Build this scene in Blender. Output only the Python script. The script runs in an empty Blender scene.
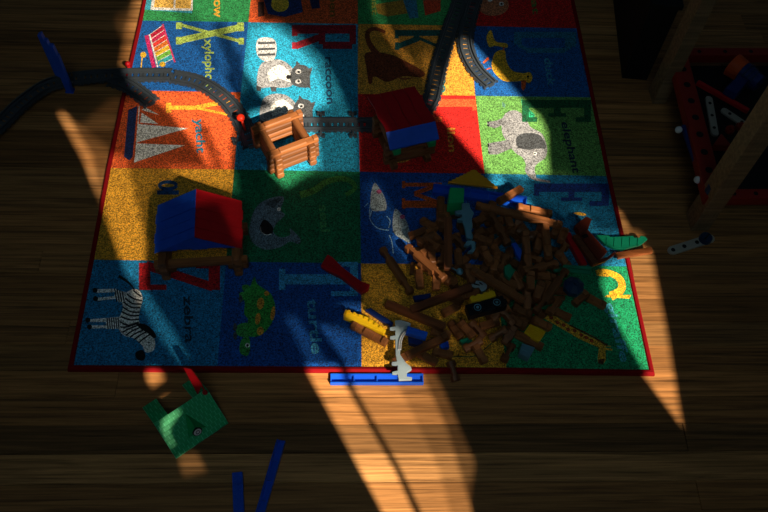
import bpy, bmesh, math, random
import numpy as np
from mathutils import Vector, Matrix, geometry

random.seed(7)
S = bpy.context.scene
COL = S.collection
PI = math.pi
RUGZ = 0.008

# ------------------------------------------------------------------ camera solved from the rug's grid of squares
CX, CY, CZ = 0.46524, -0.56179, 1.27036 + RUGZ
RX, RY, RZ, F = 0.55481837, -0.04388790, -0.01910815, 800.0
def _rot(rx, ry, rz):
    return (Matrix.Rotation(rz, 3, 'Z') @ Matrix.Rotation(ry, 3, 'Y') @ Matrix.Rotation(rx, 3, 'X'))
CR = _rot(RX, RY, RZ)
def at(px, py, z=RUGZ):
    d = CR @ Vector(((px - 384) / F, -(py - 256) / F, -1))
    t = (z - CZ) / d.z
    return Vector((CX + d.x * t, CY + d.y * t, z))
def topx(v):
    d = CR.transposed() @ (Vector(v) - Vector((CX, CY, CZ)))
    return (384 + F * d.x / -d.z, 256 - F * d.y / -d.z)
cd = bpy.data.cameras.new('camera'); cd.sensor_width = 36; cd.lens = F / 768 * 36; cd.clip_start = 0.02
cam = bpy.data.objects.new('camera', cd); COL.objects.link(cam)
cam.matrix_world = Matrix.Translation((CX, CY, CZ)) @ CR.to_4x4()
S.camera = cam

# crop frames the drawing coordinates were read in (origin x, y, scale)
K = dict(c1=(0,0,3), c2=(230,0,3), c3=(460,0,2.494), c4=(60,160,3), c5=(300,160,4.267), c6=(460,160,3.84), c7=(300,260,4.267), c8=(460,260,3.84),
         d1=(100,340,3), d2=(300,340,3), d4=(0,300,3), e1=(60,240,3.657), e2=(190,140,3.66), e3=(190,240,3.655), e4=(330,0,4.518), e5=(460,80,4.267),
         e6=(570,230,3.2), e7=(470,0,5.12), e8=(110,0,4.656), f1=(140,170,4.45), f2=(225,85,5.12), f3=(365,70,5.12), f4=(130,360,4.87),
         f5=(325,290,5.12), f6=(430,165,6.4), f7=(540,200,5.12), f8=(440,270,5.12), g1=(370,210,6.4), g2=(430,180,6.4), g3=(490,180,6.4),
         g4=(430,230,6.4), g5=(490,230,6.4), g6=(540,260,6.4), g7=(430,300,6.4), g8=(490,290,6.4), w1=(640,0,6), w2=(640,80,6), w3=(640,160,6), p=(0,0,1))
def P(k, *pts):
    ox, oy, s = K[k]
    return [(ox + x / s, oy + y / s) for x, y in pts]

def lin(c):
    f = lambda v: (v / 12.92 if v <= 0.04045 else ((v + 0.055) / 1.055) ** 2.4)
    return tuple(f(v / 255.0) for v in c)

# ------------------------------------------------------------------ materials
def new_mat(name):
    m = bpy.data.materials.new(name); m.use_nodes = True
    nt = m.node_tree; b = nt.nodes['Principled BSDF']
    return m, nt, b
def plastic(name, rgb, rough=0.42, spec=0.25):
    m, nt, b = new_mat(name)
    n = nt.nodes.new('ShaderNodeTexNoise'); n.inputs['Scale'].default_value = 60; n.inputs['Detail'].default_value = 3
    tc = nt.nodes.new('ShaderNodeTexCoord'); nt.links.new(tc.outputs['Object'], n.inputs['Vector'])
    mx = nt.nodes.new('ShaderNodeMix'); mx.data_type = 'RGBA'
    c = lin(rgb); mx.inputs['A'].default_value = (*[v * .85 for v in c], 1); mx.inputs['B'].default_value = (*[min(1, v * 1.12) for v in c], 1)
    nt.links.new(n.outputs['Fac'], mx.inputs['Factor']); nt.links.new(mx.outputs['Result'], b.inputs['Base Color'])
    b.inputs['Roughness'].default_value = rough; b.inputs['Specular IOR Level'].default_value = spec
    return m
def wood(name, rgb, rough=0.5, sx=12, syz=160, var=.35, spec=.35):
    m, nt, b = new_mat(name); N = nt.nodes.new; L = nt.links.new
    tc = N('ShaderNodeTexCoord'); mp = N('ShaderNodeMapping'); mp.inputs['Scale'].default_value = (sx, syz, syz)
    L(tc.outputs['Object'], mp.inputs['Vector'])
    oi = N('ShaderNodeObjectInfo'); ad = N('ShaderNodeVectorMath'); ad.operation = 'ADD'
    L(mp.outputs['Vector'], ad.inputs[0]); mu = N('ShaderNodeMath'); mu.operation = 'MULTIPLY'; mu.inputs[1].default_value = 40
    L(oi.outputs['Random'], mu.inputs[0]); L(mu.outputs[0], ad.inputs[1])
    n = N('ShaderNodeTexNoise'); n.inputs['Scale'].default_value = 1.0; n.inputs['Detail'].default_value = 5; L(ad.outputs[0], n.inputs['Vector'])
    c = lin(rgb); r = N('ShaderNodeValToRGB')
    r.color_ramp.elements[0].position = .3; r.color_ramp.elements[0].color = (*[v * .6 for v in c], 1)
    r.color_ramp.elements[1].position = .7; r.color_ramp.elements[1].color = (*[min(1, v * 1.25) for v in c], 1)
    L(n.outputs['Fac'], r.inputs['Fac'])
    hv = N('ShaderNodeHueSaturation'); L(r.outputs['Color'], hv.inputs['Color'])
    mr = N('ShaderNodeMapRange'); mr.inputs['To Min'].default_value = 1 - var; mr.inputs['To Max'].default_value = 1 + var
    L(oi.outputs['Random'], mr.inputs['Value']); L(mr.outputs['Result'], hv.inputs['Value'])
    L(hv.outputs['Color'], b.inputs['Base Color'])
    bp = N('ShaderNodeBump'); bp.inputs['Strength'].default_value = .25; bp.inputs['Distance'].default_value = .001
    L(n.outputs['Fac'], bp.inputs['Height']); L(bp.outputs['Normal'], b.inputs['Normal'])
    b.inputs['Roughness'].default_value = rough; b.inputs['Specular IOR Level'].default_value = spec
    return m
def cloth(name, rgb):
    m, nt, b = new_mat(name); n = nt.nodes.new('ShaderNodeTexNoise'); n.inputs['Scale'].default_value = 300
    bp = nt.nodes.new('ShaderNodeBump'); bp.inputs['Strength'].default_value = .3; bp.inputs['Distance'].default_value = .001
    nt.links.new(n.outputs['Fac'], bp.inputs['Height']); nt.links.new(bp.outputs['Normal'], b.inputs['Normal'])
    b.inputs['Base Color'].default_value = (*lin(rgb), 1); b.inputs['Roughness'].default_value = .9; b.inputs['Specular IOR Level'].default_value = .1
    return m
def rug_mat():
    m, nt, b = new_mat('rug_pile'); N = nt.nodes.new; L = nt.links.new
    at_ = N('ShaderNodeAttribute'); at_.attribute_name = 'Col'
    tc = N('ShaderNodeTexCoord')
    n = N('ShaderNodeTexNoise'); n.inputs['Scale'].default_value = 430; n.inputs['Detail'].default_value = 2; n.inputs['Roughness'].default_value = .7
    L(tc.outputs['Object'], n.inputs['Vector'])
    n2 = N('ShaderNodeTexNoise'); n2.inputs['Scale'].default_value = 90; n2.inputs['Detail'].default_value = 2; L(tc.outputs['Object'], n2.inputs['Vector'])
    r = N('ShaderNodeMapRange'); r.inputs['From Min'].default_value = .34; r.inputs['From Max'].default_value = .66
    r.inputs['To Min'].default_value = .15; r.inputs['To Max'].default_value = 1.75; L(n.outputs['Fac'], r.inputs['Value'])
    r2 = N('ShaderNodeMapRange'); r2.inputs['To Min'].default_value = .7; r2.inputs['To Max'].default_value = 1.3; L(n2.outputs['Fac'], r2.inputs['Value'])
    mm = N('ShaderNodeMath'); mm.operation = 'MULTIPLY'; L(r.outputs[0], mm.inputs[0]); L(r2.outputs[0], mm.inputs[1])
    sc = N('ShaderNodeVectorMath'); sc.operation = 'SCALE'; L(at_.outputs['Color'], sc.inputs[0]); L(mm.outputs[0], sc.inputs['Scale'])
    L(sc.outputs[0], b.inputs['Base Color'])
    bp = N('ShaderNodeBump'); bp.inputs['Strength'].default_value = .55; bp.inputs['Distance'].default_value = .002
    L(n.outputs['Fac'], bp.inputs['Height']); L(bp.outputs['Normal'], b.inputs['Normal'])
    b.inputs['Roughness'].default_value = .8; b.inputs['Specular IOR Level'].default_value = .3; b.inputs['Sheen Weight'].default_value = .15; b.inputs['Sheen Roughness'].default_value = .4
    return m
def floor_mat():
    m, nt, b = new_mat('oak_floorboards'); N = nt.nodes.new; L = nt.links.new
    a = N('ShaderNodeAttribute'); a.attribute_name = 'Col'
    tc = N('ShaderNodeTexCoord'); mp = N('ShaderNodeMapping'); mp.inputs['Scale'].default_value = (4.5, 170, 1)
    L(tc.outputs['Object'], mp.inputs['Vector'])
    ad = N('ShaderNodeVectorMath'); ad.operation = 'MULTIPLY_ADD'; ad.inputs[1].default_value = (1, 1, 1)
    L(mp.outputs['Vector'], ad.inputs[0])
    sh = N('ShaderNodeVectorMath'); sh.operation = 'SCALE'; sh.inputs['Scale'].default_value = 37
    L(a.outputs['Color'], sh.inputs[0]); L(sh.outputs[0], ad.inputs[2])
    n = N('ShaderNodeTexNoise'); n.inputs['Scale'].default_value = 1; n.inputs['Detail'].default_value = 7; n.inputs['Roughness'].default_value = .65
    n.inputs['Distortion'].default_value = .6
    L(ad.outputs[0], n.inputs['Vector'])
    r = N('ShaderNodeMapRange'); r.inputs['From Min'].default_value = .32; r.inputs['From Max'].default_value = .68
    r.inputs['To Min'].default_value = .3; r.inputs['To Max'].default_value = 1.4; L(n.outputs['Fac'], r.inputs['Value'])
    sc = N('ShaderNodeVectorMath'); sc.operation = 'SCALE'; L(a.outputs['Color'], sc.inputs[0]); L(r.outputs[0], sc.inputs['Scale'])
    L(sc.outputs[0], b.inputs['Base Color'])
    bp = N('ShaderNodeBump'); bp.inputs['Strength'].default_value = .2; bp.inputs['Distance'].default_value = .001
    L(n.outputs['Fac'], bp.inputs['Height']); L(bp.outputs['Normal'], b.inputs['Normal'])
    b.inputs['Roughness'].default_value = .5; b.inputs['Specular IOR Level'].default_value = .25
    return m
def sheer(level):  # half clear material of the added mask, passing a set share of sun
    m, nt, b = new_mat('sun_mask_part_%02d' % round(level * 100)); N = nt.nodes.new
    t = N('ShaderNodeBsdfTransparent'); mx = N('ShaderNodeMixShader'); mx.inputs[0].default_value = level
    b.inputs['Base Color'].default_value = (.5, .47, .42, 1); b.inputs['Roughness'].default_value = .9
    nt.links.new(b.outputs[0], mx.inputs[1]); nt.links.new(t.outputs[0], mx.inputs[2])
    nt.links.new(mx.outputs[0], nt.nodes['Material Output'].inputs['Surface'])
    return m

M = dict(
    log=wood('brown_log_wood', (134, 82, 44)), plank=wood('dark_plank_wood', (118, 66, 36)), stick=wood('stick_wood', (150, 84, 42)),
    leg=wood('bench_leg_wood', (136, 112, 82), sx=8, syz=160, var=.05),
    track=plastic('dark_grey_track', (58, 66, 74), .34, .7), blue=plastic('blue_plastic', (22, 84, 205)), dblue=plastic('dark_blue_plastic', (22, 46, 110)),
    navy=plastic('navy_plastic', (20, 50, 84)), red=plastic('red_plastic', (182, 18, 28)), dred=plastic('dark_red_plastic', (140, 36, 26)),
    green=plastic('green_plastic', (14, 172, 100)), lit_gap=plastic('lit_gap_green', (90, 215, 160)), teal=plastic('teal_plastic', (14, 130, 96)), yellow=plastic('yellow_plastic', (236, 190, 24)),
    mustard=plastic('mustard_plastic', (205, 145, 20)), grey=plastic('grey_plastic', (150, 168, 176)), bluegrey=plastic('blue_grey_plastic', (92, 140, 158)),
    black=plastic('black_plastic', (20, 22, 26)), white=plastic('white_plastic', (225, 225, 225)), lever=plastic('red_lever', (235, 50, 24)),
    brown=plastic('brown_plastic', (110, 44, 26)), orange=plastic('orange_plastic', (210, 80, 30)), strip=plastic('pale_grey_plastic', (160, 160, 150)),
    dark=plastic('charcoal_plastic', (16, 18, 20), .6), rug=rug_mat(), floor=floor_mat(), wall=cloth('painted_plaster', (120, 112, 100)),
    binding=cloth('red_binding', (128, 12, 20)), sun_block=cloth('sun_mask_opaque', (70, 62, 56)), metal=plastic('glint_metal', (200, 205, 210), .25, .8))

# ------------------------------------------------------------------ mesh builder
class MB:
    def __init__(s): s.v = []; s.f = []; s.c = []
    def add(s, vs, fs, c=None):
        o = len(s.v); s.v += [tuple(v) for v in vs]
        for f in fs: s.f.append([o + i for i in f]); s.c.append(c)
    def box(s, cx, cy, cz, sx, sy, sz, rz=0, mtx=None):
        vs = []
        R = Matrix.Rotation(rz, 3, 'Z')
        for z in (-.5, .5):
            for x, y in ((-.5, -.5), (.5, -.5), (.5, .5), (-.5, .5)):
                v = R @ Vector((x * sx, y * sy, z * sz)) + Vector((cx, cy, cz))
                vs.append(mtx @ v if mtx else v)
        s.add(vs, [(3, 2, 1, 0), (4, 5, 6, 7), (0, 1, 5, 4), (1, 2, 6, 5), (2, 3, 7, 6), (3, 0, 4, 7)])
        return s
    def prism(s, poly, z0, z1, mtx=None):
        a = sum(poly[i][0] * poly[(i + 1) % len(poly)][1] - poly[(i + 1) % len(poly)][0] * poly[i][1] for i in range(len(poly)))
        if a < 0: poly = poly[::-1]
        n = len(poly); vs = [Vector((x, y, z0)) for x, y in poly] + [Vector((x, y, z1)) for x, y in poly]
        if mtx: vs = [mtx @ v for v in vs]
        s.add(vs, [tuple(range(n - 1, -1, -1)), tuple(range(n, 2 * n))] + [(i, (i + 1) % n, n + (i + 1) % n, n + i) for i in range(n)])
        return s
    def cyl(s, p, q, r, n=16, r2=None):
        p = Vector(p); q = Vector(q); d = (q - p).normalized(); r2 = r if r2 is None else r2
        u = d.orthogonal().normalized(); w = d.cross(u); vs = []
        for c, rr in ((p, r), (q, r2)):
            vs += [c + (u * math.cos(2 * PI * i / n) + w * math.sin(2 * PI * i / n)) * rr for i in range(n)]
        s.add(vs, [tuple(range(n - 1, -1, -1)), tuple(range(n, 2 * n))] + [(i, (i + 1) % n, n + (i + 1) % n, n + i) for i in range(n)])
        return s
    def ring(s, c, d, ro, ri, h, n=20):
        c = Vector(c); d = Vector(d).normalized(); u = d.orthogonal().normalized(); w = d.cross(u); vs = []
        for off, rr in ((0, ro), (h, ro), (h, ri), (0, ri)):
            vs += [c + d * off + (u * math.cos(2 * PI * i / n) + w * math.sin(2 * PI * i / n)) * rr for i in range(n)]
        s.add(vs, [(k * n + i, k * n + (i + 1) % n, ((k + 1) % 4) * n + (i + 1) % n, ((k + 1) % 4) * n + i) for k in range(4) for i in range(n)])
        return s
    def sphere(s, c, r, sz=1.0, n=14, m=8):
        c = Vector(c); vs = [c + Vector((0, 0, -r * sz))]
        for j in range(1, m):
            a = -PI / 2 + PI * j / m
            vs += [c + Vector((r * math.cos(a) * math.cos(2 * PI * i / n), r * math.cos(a) * math.sin(2 * PI * i / n), r * sz * math.sin(a))) for i in range(n)]
        vs.append(c + Vector((0, 0, r * sz))); fs = []
        for i in range(n):
            fs.append((0, 1 + (i + 1) % n, 1 + i)); e = len(vs) - 1; b = 1 + (m - 2) * n
            fs.append((e, b + i, b + (i + 1) % n))
            for j in range(m - 2): fs.append((1 + j * n + i, 1 + j * n + (i + 1) % n, 1 + (j + 1) * n + (i + 1) % n, 1 + (j + 1) * n + i))
        s.add(vs, fs); return s
    def build(s, name, mat, parent=None, bevel=0, smooth=False):
        me = bpy.data.meshes.new(name); me.from_pydata(s.v, [], s.f)
        for mt in (mat if isinstance(mat, (list, tuple)) else [mat]): me.materials.append(mt)
        if any(c is not None for c in s.c):
            if isinstance(s.c[0], int):
                for p, c in zip(me.polygons, s.c): p.material_index = c
            else:
                a = me.color_attributes.new('Col', 'FLOAT_COLOR', 'CORNER')
                for p, c in zip(me.polygons, s.c):
                    for li in p.loop_indices: a.data[li].color = (*c, 1)
        me.update()
        o = bpy.data.objects.new(name, me); COL.objects.link(o)
        if parent: o.parent = parent
        if smooth:
            for p in me.polygons: p.use_smooth = True
        if bevel:
            b = o.modifiers.new('edge', 'BEVEL'); b.width = bevel; b.segments = 2; b.limit_method = 'ANGLE'
        return o
def tag(o, label, cat, group=None):
    o['label'] = label; o['category'] = cat
    if group: o['group'] = group
    return o
def struct(o): o['kind'] = 'structure'; return o
def empty(name, label, cat, loc=(0, 0, 0), rz=0, group=None, mtx=None):
    o = bpy.data.objects.new(name, None); COL.objects.link(o); o.empty_display_size = .02
    o.location = loc; o.rotation_euler = (0, 0, rz)
    if mtx: o.matrix_world = mtx
    return tag(o, label, cat, group)
def frame(pxa, pxb, z):
    """origin midway between two photo points at height z, x axis along them"""
    a = at(*pxa, z); b = at(*pxb, z); d = b - a
    return Matrix.Translation(((a + b) / 2)) @ Matrix.Rotation(math.atan2(d.y, d.x), 4, 'Z'), d.length
def outl(pts, z):
    return [at(x, y, z).to_2d() for x, y in pts]
def slab(name, pts, z, th, mat, parent=None, bevel=.0008):
    """flat plate whose top outline, read in the photo, lies at height z + th"""
    w = outl(pts, z + th); c = sum(w, Vector((0, 0))) / len(w)
    o = MB().prism([(p.x - c.x, p.y - c.y) for p in w], 0, th).build(name, mat, parent, bevel)
    o.location = (c.x, c.y, z); return o

# ------------------------------------------------------------------ floor
fb = MB(); rr = random.Random(3)
# board joints read off the photo: y = 397, 424, 453, 482 at x = 420
ys = [at(420, y, 0).y for y in (397, 424.5, 453, 482)]
BW = (ys[0] - ys[3]) / 3; y0 = ys[3]
fixed = {-2: .9, -1: 1.0, 0: 1.25, 1: .55, 2: .95, 3: 1.2, 4: .8}
SEAM = {0: None, 2: None, 1: at(686, 440, 0).x, -1: at(699, 496, 0).x, 3: at(117, 384, 0).x}
base = lin((160, 113, 66))
for k in range(-16, 36):
    ya = y0 + k * BW; x = -1.6 - rr.random() * .9
    while x < 3.2:
        L = rr.uniform(.55, 1.3)
        if k in SEAM:
            c0 = SEAM[k]
            L = (c0 - x) if (c0 is not None and x < c0 - .01) else 3.6
        t = fixed.get(k, None); t = rr.uniform(.6, 1.15) if t is None else t * rr.uniform(.92, 1.08)
        w = rr.uniform(.94, 1.05)
        c = (base[0] * t, base[1] * t * w, base[2] * t * w * w)
        b = .0009
        xs = (x + b, x + L - b); yy = (ya + b, ya + BW - b)
        fb.add([(xs[0], yy[0], 0), (xs[1], yy[0], 0), (xs[1], yy[1], 0), (xs[0], yy[1], 0),
                (xs[0] - b, yy[0] - b, -.002), (xs[1] + b, yy[0] - b, -.002), (xs[1] + b, yy[1] + b, -.002), (xs[0] - b, yy[1] + b, -.002)],
               [(0, 1, 2, 3), (4, 5, 1, 0), (5, 6, 2, 1), (6, 7, 3, 2), (7, 4, 0, 3)], c)
        x += L
fb.add([(-2.6, -1.6, -.0025), (4.2, -1.6, -.0025), (4.2, 2.6, -.0025), (-2.6, 2.6, -.0025)], [(0, 1, 2, 3)], (.01, .007, .004))
struct(fb.build('floor', M['floor']))

# ------------------------------------------------------------------ rug
GP = {(0,4):(142.6,20.6),(1,4):(248.5,22.1),(2,4):(357.9,23.9),(3,4):(469,25.8),(4,4):(576.5,28.3),(0,3):(127,90.2),(1,3):(240.7,92.3),(2,3):(357.8,94),
      (3,3):(475.3,95.7),(4,3):(590.5,97.3),(0,2):(111,168),(1,2):(234.3,169.5),(2,2):(359.8,171.7),(3,2):(484.6,173.7),(4,2):(606.5,176),
      (0,1):(94.2,259.7),(1,1):(226,261.7),(2,1):(361,263.3),(3,1):(494.5,264.8),(4,1):(626.5,266.4),(0,0):(73.7,365),(1,0):(217.4,365.9),
      (2,0):(361.5,366.6),(3,0):(506.4,367.5),(4,0):(648.8,369.6)}
G = {k: at(*v).to_2d() for k, v in GP.items()}
for i in range(5): G[(i, 5)] = G[(i, 4)] + Vector((0.0, .215))
C_ = dict(orange=(222,92,40), teal=(30,150,188), xblue=(14,92,168), blue=(8,78,160), wgreen=(46,150,84), egreen=(102,160,80), sgreen=(10,112,72), red=(206,30,24),
          yellow=(212,152,42), tan=(216,150,50), ggreen=(14,142,92), zteal=(22,124,176), fteal=(18,118,160), white=(236,236,230), black=(14,14,18),
          dgrey=(70,74,78), grey=(150,152,156), lgrey=(186,188,190), navy=(12,36,90), lime=(178,206,96), dgreen=(10,70,58), crimson=(176,20,26), lblue=(60,156,205))
cells = {(0,0):'zteal',(1,0):'blue',(2,0):'yellow',(3,0):'ggreen',(0,1):'yellow',(1,1):'sgreen',(2,1):'blue',(3,1):'fteal',(0,2):'orange',(1,2):'teal',(2,2):'red',(3,2):'egreen',
         (0,3):'xblue',(1,3):'teal',(2,3):'tan',(3,3):'xblue',(0,4):'wgreen',(1,4):'orange',(2,4):'wgreen',(3,4):'red'}
rug = MB()
for (i, j), c in cells.items():
    q = [G[(i, j)], G[(i + 1, j)], G[(i + 1, j + 1)], G[(i, j + 1)]]
    rug.add([(v.x, v.y, RUGZ) for v in q], [(0, 1, 2, 3)], lin(C_[c]))
outer = [G[(i, 0)] for i in range(5)] + [G[(4, j)] for j in range(1, 6)] + [G[(i, 5)] for i in (3, 2, 1, 0)] + [G[(0, j)] for j in (4, 3, 2, 1)]
n = len(outer)
rug.add([(v.x, v.y, 0.0005) for v in outer] + [(v.x, v.y, RUGZ) for v in outer], [(i, (i + 1) % n, n + (i + 1) % n, n + i) for i in range(n)] + [tuple(range(n - 1, -1, -1))], (.1, .08, .07))
LAY = [0]
def art(color, pts, layer=1):
    """a woven colour area of the rug; later areas lie a hair above earlier ones"""
    LAY[0] += 1
    z = RUGZ + .00008 * layer + LAY[0] * 1.2e-7
    w = [at(x, y, RUGZ) for x, y in pts]
    a = sum(w[i].x * w[(i + 1) % len(w)].y - w[(i + 1) % len(w)].x * w[i].y for i in range(len(w)))
    if a < 0: w = w[::-1]
    rug.add([(v.x, v.y, z) for v in w], [tuple(range(len(w)))], lin(C_[color] if isinstance(color, str) else color))
def ell(cx, cy, rx, ry, a=0, n=18, a0=0, a1=360):
    o = []; a = math.radians(a)
    full = (a1 - a0) == 360
    for i in range(n if full else n + 1):
        t = math.radians(a0 + (a1 - a0) * i / n); x = rx * math.cos(t); y = ry * math.sin(t)
        o.append((cx + x * math.cos(a) - y * math.sin(a), cy + x * math.sin(a) + y * math.cos(a)))
    return o
def line(color, pts, w, layer=2, w1=None):
    w1 = w if w1 is None else w1; L = []; R = []
    for i, p in enumerate(pts):
        a = pts[max(0, i - 1)]; b = pts[min(len(pts) - 1, i + 1)]; d = Vector((b[0] - a[0], b[1] - a[1])).normalized()
        ww = (w + (w1 - w) * i / max(1, len(pts) - 1)) / 2
        L.append((p[0] - d.y * ww, p[1] + d.x * ww)); R.append((p[0] + d.y * ww, p[1] - d.x * ww))
    for i in range(len(pts) - 1): art(color, [L[i], L[i + 1], R[i + 1], R[i]], layer)
def curve(c, k, n=40, closed=False):
    """smooth a control polyline (Catmull-Rom)"""
    o = []; m = len(c); rng = range(m if closed else m - 1)
    for i in rng:
        g = (lambda q: c[q % m]) if closed else (lambda q: c[max(0, min(m - 1, q))])
        p0, p1, p2, p3 = g(i - 1), g(i), g(i + 1), g(i + 2)
        for s in range(k):
            t = s / k
            o.append(tuple(.5 * (2 * p1[d] + (p2[d] - p0[d]) * t + (2 * p0[d] - 5 * p1[d] + 4 * p2[d] - p3[d]) * t * t + (3 * p1[d] - p0[d] - 3 * p2[d] + p3[d]) * t ** 3) for d in range(len(p1))))
    if not closed: o.append(tuple(c[-1]))
    return o
# letters: strokes (u0,v0,u1,v1,width in u) and boxes (u0,v0,u1,v1); u runs down the photo, v runs to the right (the rug's "up")
LT = dict(
    X=[('s',.82,.06,.22,.94,.30),('s',.1,.06,.85,.94,.15),('b',.66,0,1,.09),('b',0,0,.3,.09),('b',0,.9,.4,1),('b',.7,.92,1,1)],
    Y=[('b',.4,0,.62,.5),('b',.25,0,.78,.08),('s',.5,.45,.15,.95,.22),('s',.52,.45,.9,.95,.13),('b',0,.92,.34,1),('b',.72,.92,1,1)],
    R=[('b',.0,0,.36,1),('b',.0,0,.46,.09),('b',.36,.9,.8,1),('b',.36,.42,.8,.52),('b',.7,.48,1,.94),('s',.5,.45,.86,.08,.3),('b',.72,0,1,.1)],
    K=[('b',0,0,.3,1),('b',0,0,.42,.08),('b',0,.92,.42,1),('s',.3,.4,.85,.95,.16),('s',.4,.52,.82,.06,.3),('b',.62,0,1,.09)],
    L=[('b',0,0,.34,1),('b',0,.92,.5,1),('b',0,0,.9,.1),('b',.78,0,1,.26)],
    D=[('b',.0,.0,.28,.9),('b',.0,.82,.7,1),('b',.0,0,.6,.12),('b',.76,.2,1,.82),('s',.6,.06,.9,.25,.2),('s',.66,.93,.9,.8,.2)],
    E=[('b',0,0,.36,1),('b',.3,0,.9,.1),('b',.3,.9,.92,1),('b',.3,.46,.7,.56),('b',.78,0,1,.22),('b',.78,.78,1,1),('b',.6,.38,.76,.64)],
    F=[('b',0,0,.38,1),('b',0,0,.55,.07),('b',.3,.9,.9,1),('b',.3,.46,.7,.54),('b',.78,.74,1,1),('b',.62,.36,.78,.64)],
    T=[('b',.36,0,.66,.95),('b',.2,0,.82,.08),('b',0,.9,1,1),('b',0,.74,.14,1),('b',.86,.66,1,1)],
    Z=[('b',0,.86,1,1),('b',0,.7,.2,1),('b',0,0,1,.14),('b',.8,0,1,.34),('s',.1,.1,.88,.9,.34)],
    M=[('b',0,0,.26,.08),('b',.06,0,.2,1),('b',.62,0,1,.08),('b',.7,0,.96,1),('s',.13,.95,.45,.3,.16),('s',.45,.3,.8,.95,.16)])
def letter(ch, x0, x1, y0, y1, color):
    f = lambda u, v: (x0 + v * (x1 - x0), y0 + u * (y1 - y0))
    for k, it in enumerate(LT[ch]):
        if it[0] == 'b':
            _, a, b, c, d = it; art(color, [f(a, b), f(c, b), f(c, d), f(a, d)], 2 + k * .12)
        else:
            _, a, b, c, d, w = it; art(color, [f(a - w / 2, b), f(a + w / 2, b), f(c + w / 2, d), f(c - w / 2, d)], 2 + k * .12)
def text(word, x0, cap, y0, y1, color, x1=None):
    """a printed word read down the photo; x0 baseline at its start, x1 at its end"""
    cu = bpy.data.curves.new('word', 'FONT'); cu.body = word; cu.offset = .022; cu.resolution_u = 3
    o = bpy.data.objects.new('word', cu); COL.objects.link(o)
    bpy.context.view_layer.update()
    dg = bpy.context.evaluated_depsgraph_get()
    me = bpy.data.meshes.new_from_object(o.evaluated_get(dg))
    us = [v.co.x for v in me.vertices]; u0, u1 = min(us), max(us); x1 = x0 if x1 is None else x1
    co = []
    for v in me.vertices:
        t = (v.co.x - u0) / (u1 - u0); w = at(x0 + (x1 - x0) * t + v.co.y / .7 * cap, y0 + (y1 - y0) * t, RUGZ)
        co.append((w.x, w.y, RUGZ + .0003))
    fs = []
    for p in me.polygons:
        q = list(p.vertices); a = [Vector(co[i]) for i in q]
        if (a[1] - a[0]).cross(a[2] - a[0]).z < 0: q = q[::-1]
        fs.append(q)
    rug.add(co, fs, lin(C_[color] if isinstance(color, str) else color))
    bpy.data.objects.remove(o); bpy.data.curves.remove(cu); bpy.data.meshes.remove(me)

# window square
art((60,165,190), P('e8',(172,-40),(390,-40),(382,62),(160,45)))
art('white', P('e8',(200,-40),(386,-40),(385,50),(188,46)), 1.5)
art((240,190,90), P('e8',(215,-40),(298,-40),(296,38),(204,34)), 2); art((240,190,90), P('e8',(308,-40),(380,-40),(376,40),(304,38)), 2)
text('window', 214, 9, -28, 17.5, (235,180,60))
# xylophone square
letter('X', 176, 244, 22.5, 44.5, 'lime')
text('xylophone', 204.5, 9, 39, 93, 'lime', 206)
xc = [(190,24,60),(214,40,90),(226,60,50),(232,120,40),(240,190,50),(120,190,70),(50,170,180),(40,110,190)]
for k in range(8):
    t0, t1 = k / 8, (k + 1) / 8; q = lambda t, s: (245 + 55 * t + s * (-62 - 4 * t), 116 + 178 * t + s * (45 - 14 * t))
    art(xc[k], P('e8', q(t0, 0), q(t1, 0), q(t1, 1), q(t0, 1)), 1.5)
    art('white', P('e8', q(t0, 0), q(t0 + .015, 0), q(t0 + .015, 1), q(t0, 1)), 2)
line((214,40,110), P('e8',(170,165),(205,315)), 4.0); line('white', P('e8',(184,160),(222,312)), 1.6)
line((214,60,110), P('e8',(245,112),(302,290)), 1.6)
art((240,190,50), ell(*P('e8',(155,255))[0], 3, 3)); line((240,190,50), P('e8',(150,262),(145,315)), 1.2)
art((240,190,50), ell(*P('e8',(245,300))[0], 3, 2.6), 3)
# yacht square
letter('Y', 166, 233, 98, 117, (244,176,50))
text('yacht', 195, 9, 119, 153, (24,120,150), 197)
art((30,50,100), P('c1',(385,330),(412,318),(398,470),(388,482),(372,470)))
line('white', P('c1',(418,318),(405,488)), 1)
art('white', P('c1',(436,322),(478,345),(425,330)), 1.5); art('white', P('c1',(425,338),(475,372),(420,368)), 1.5)
art('white', P('c1',(415,372),(565,385),(408,428)), 1.5); art('white', P('c1',(410,430),(555,436),(402,488)), 1.5)
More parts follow.
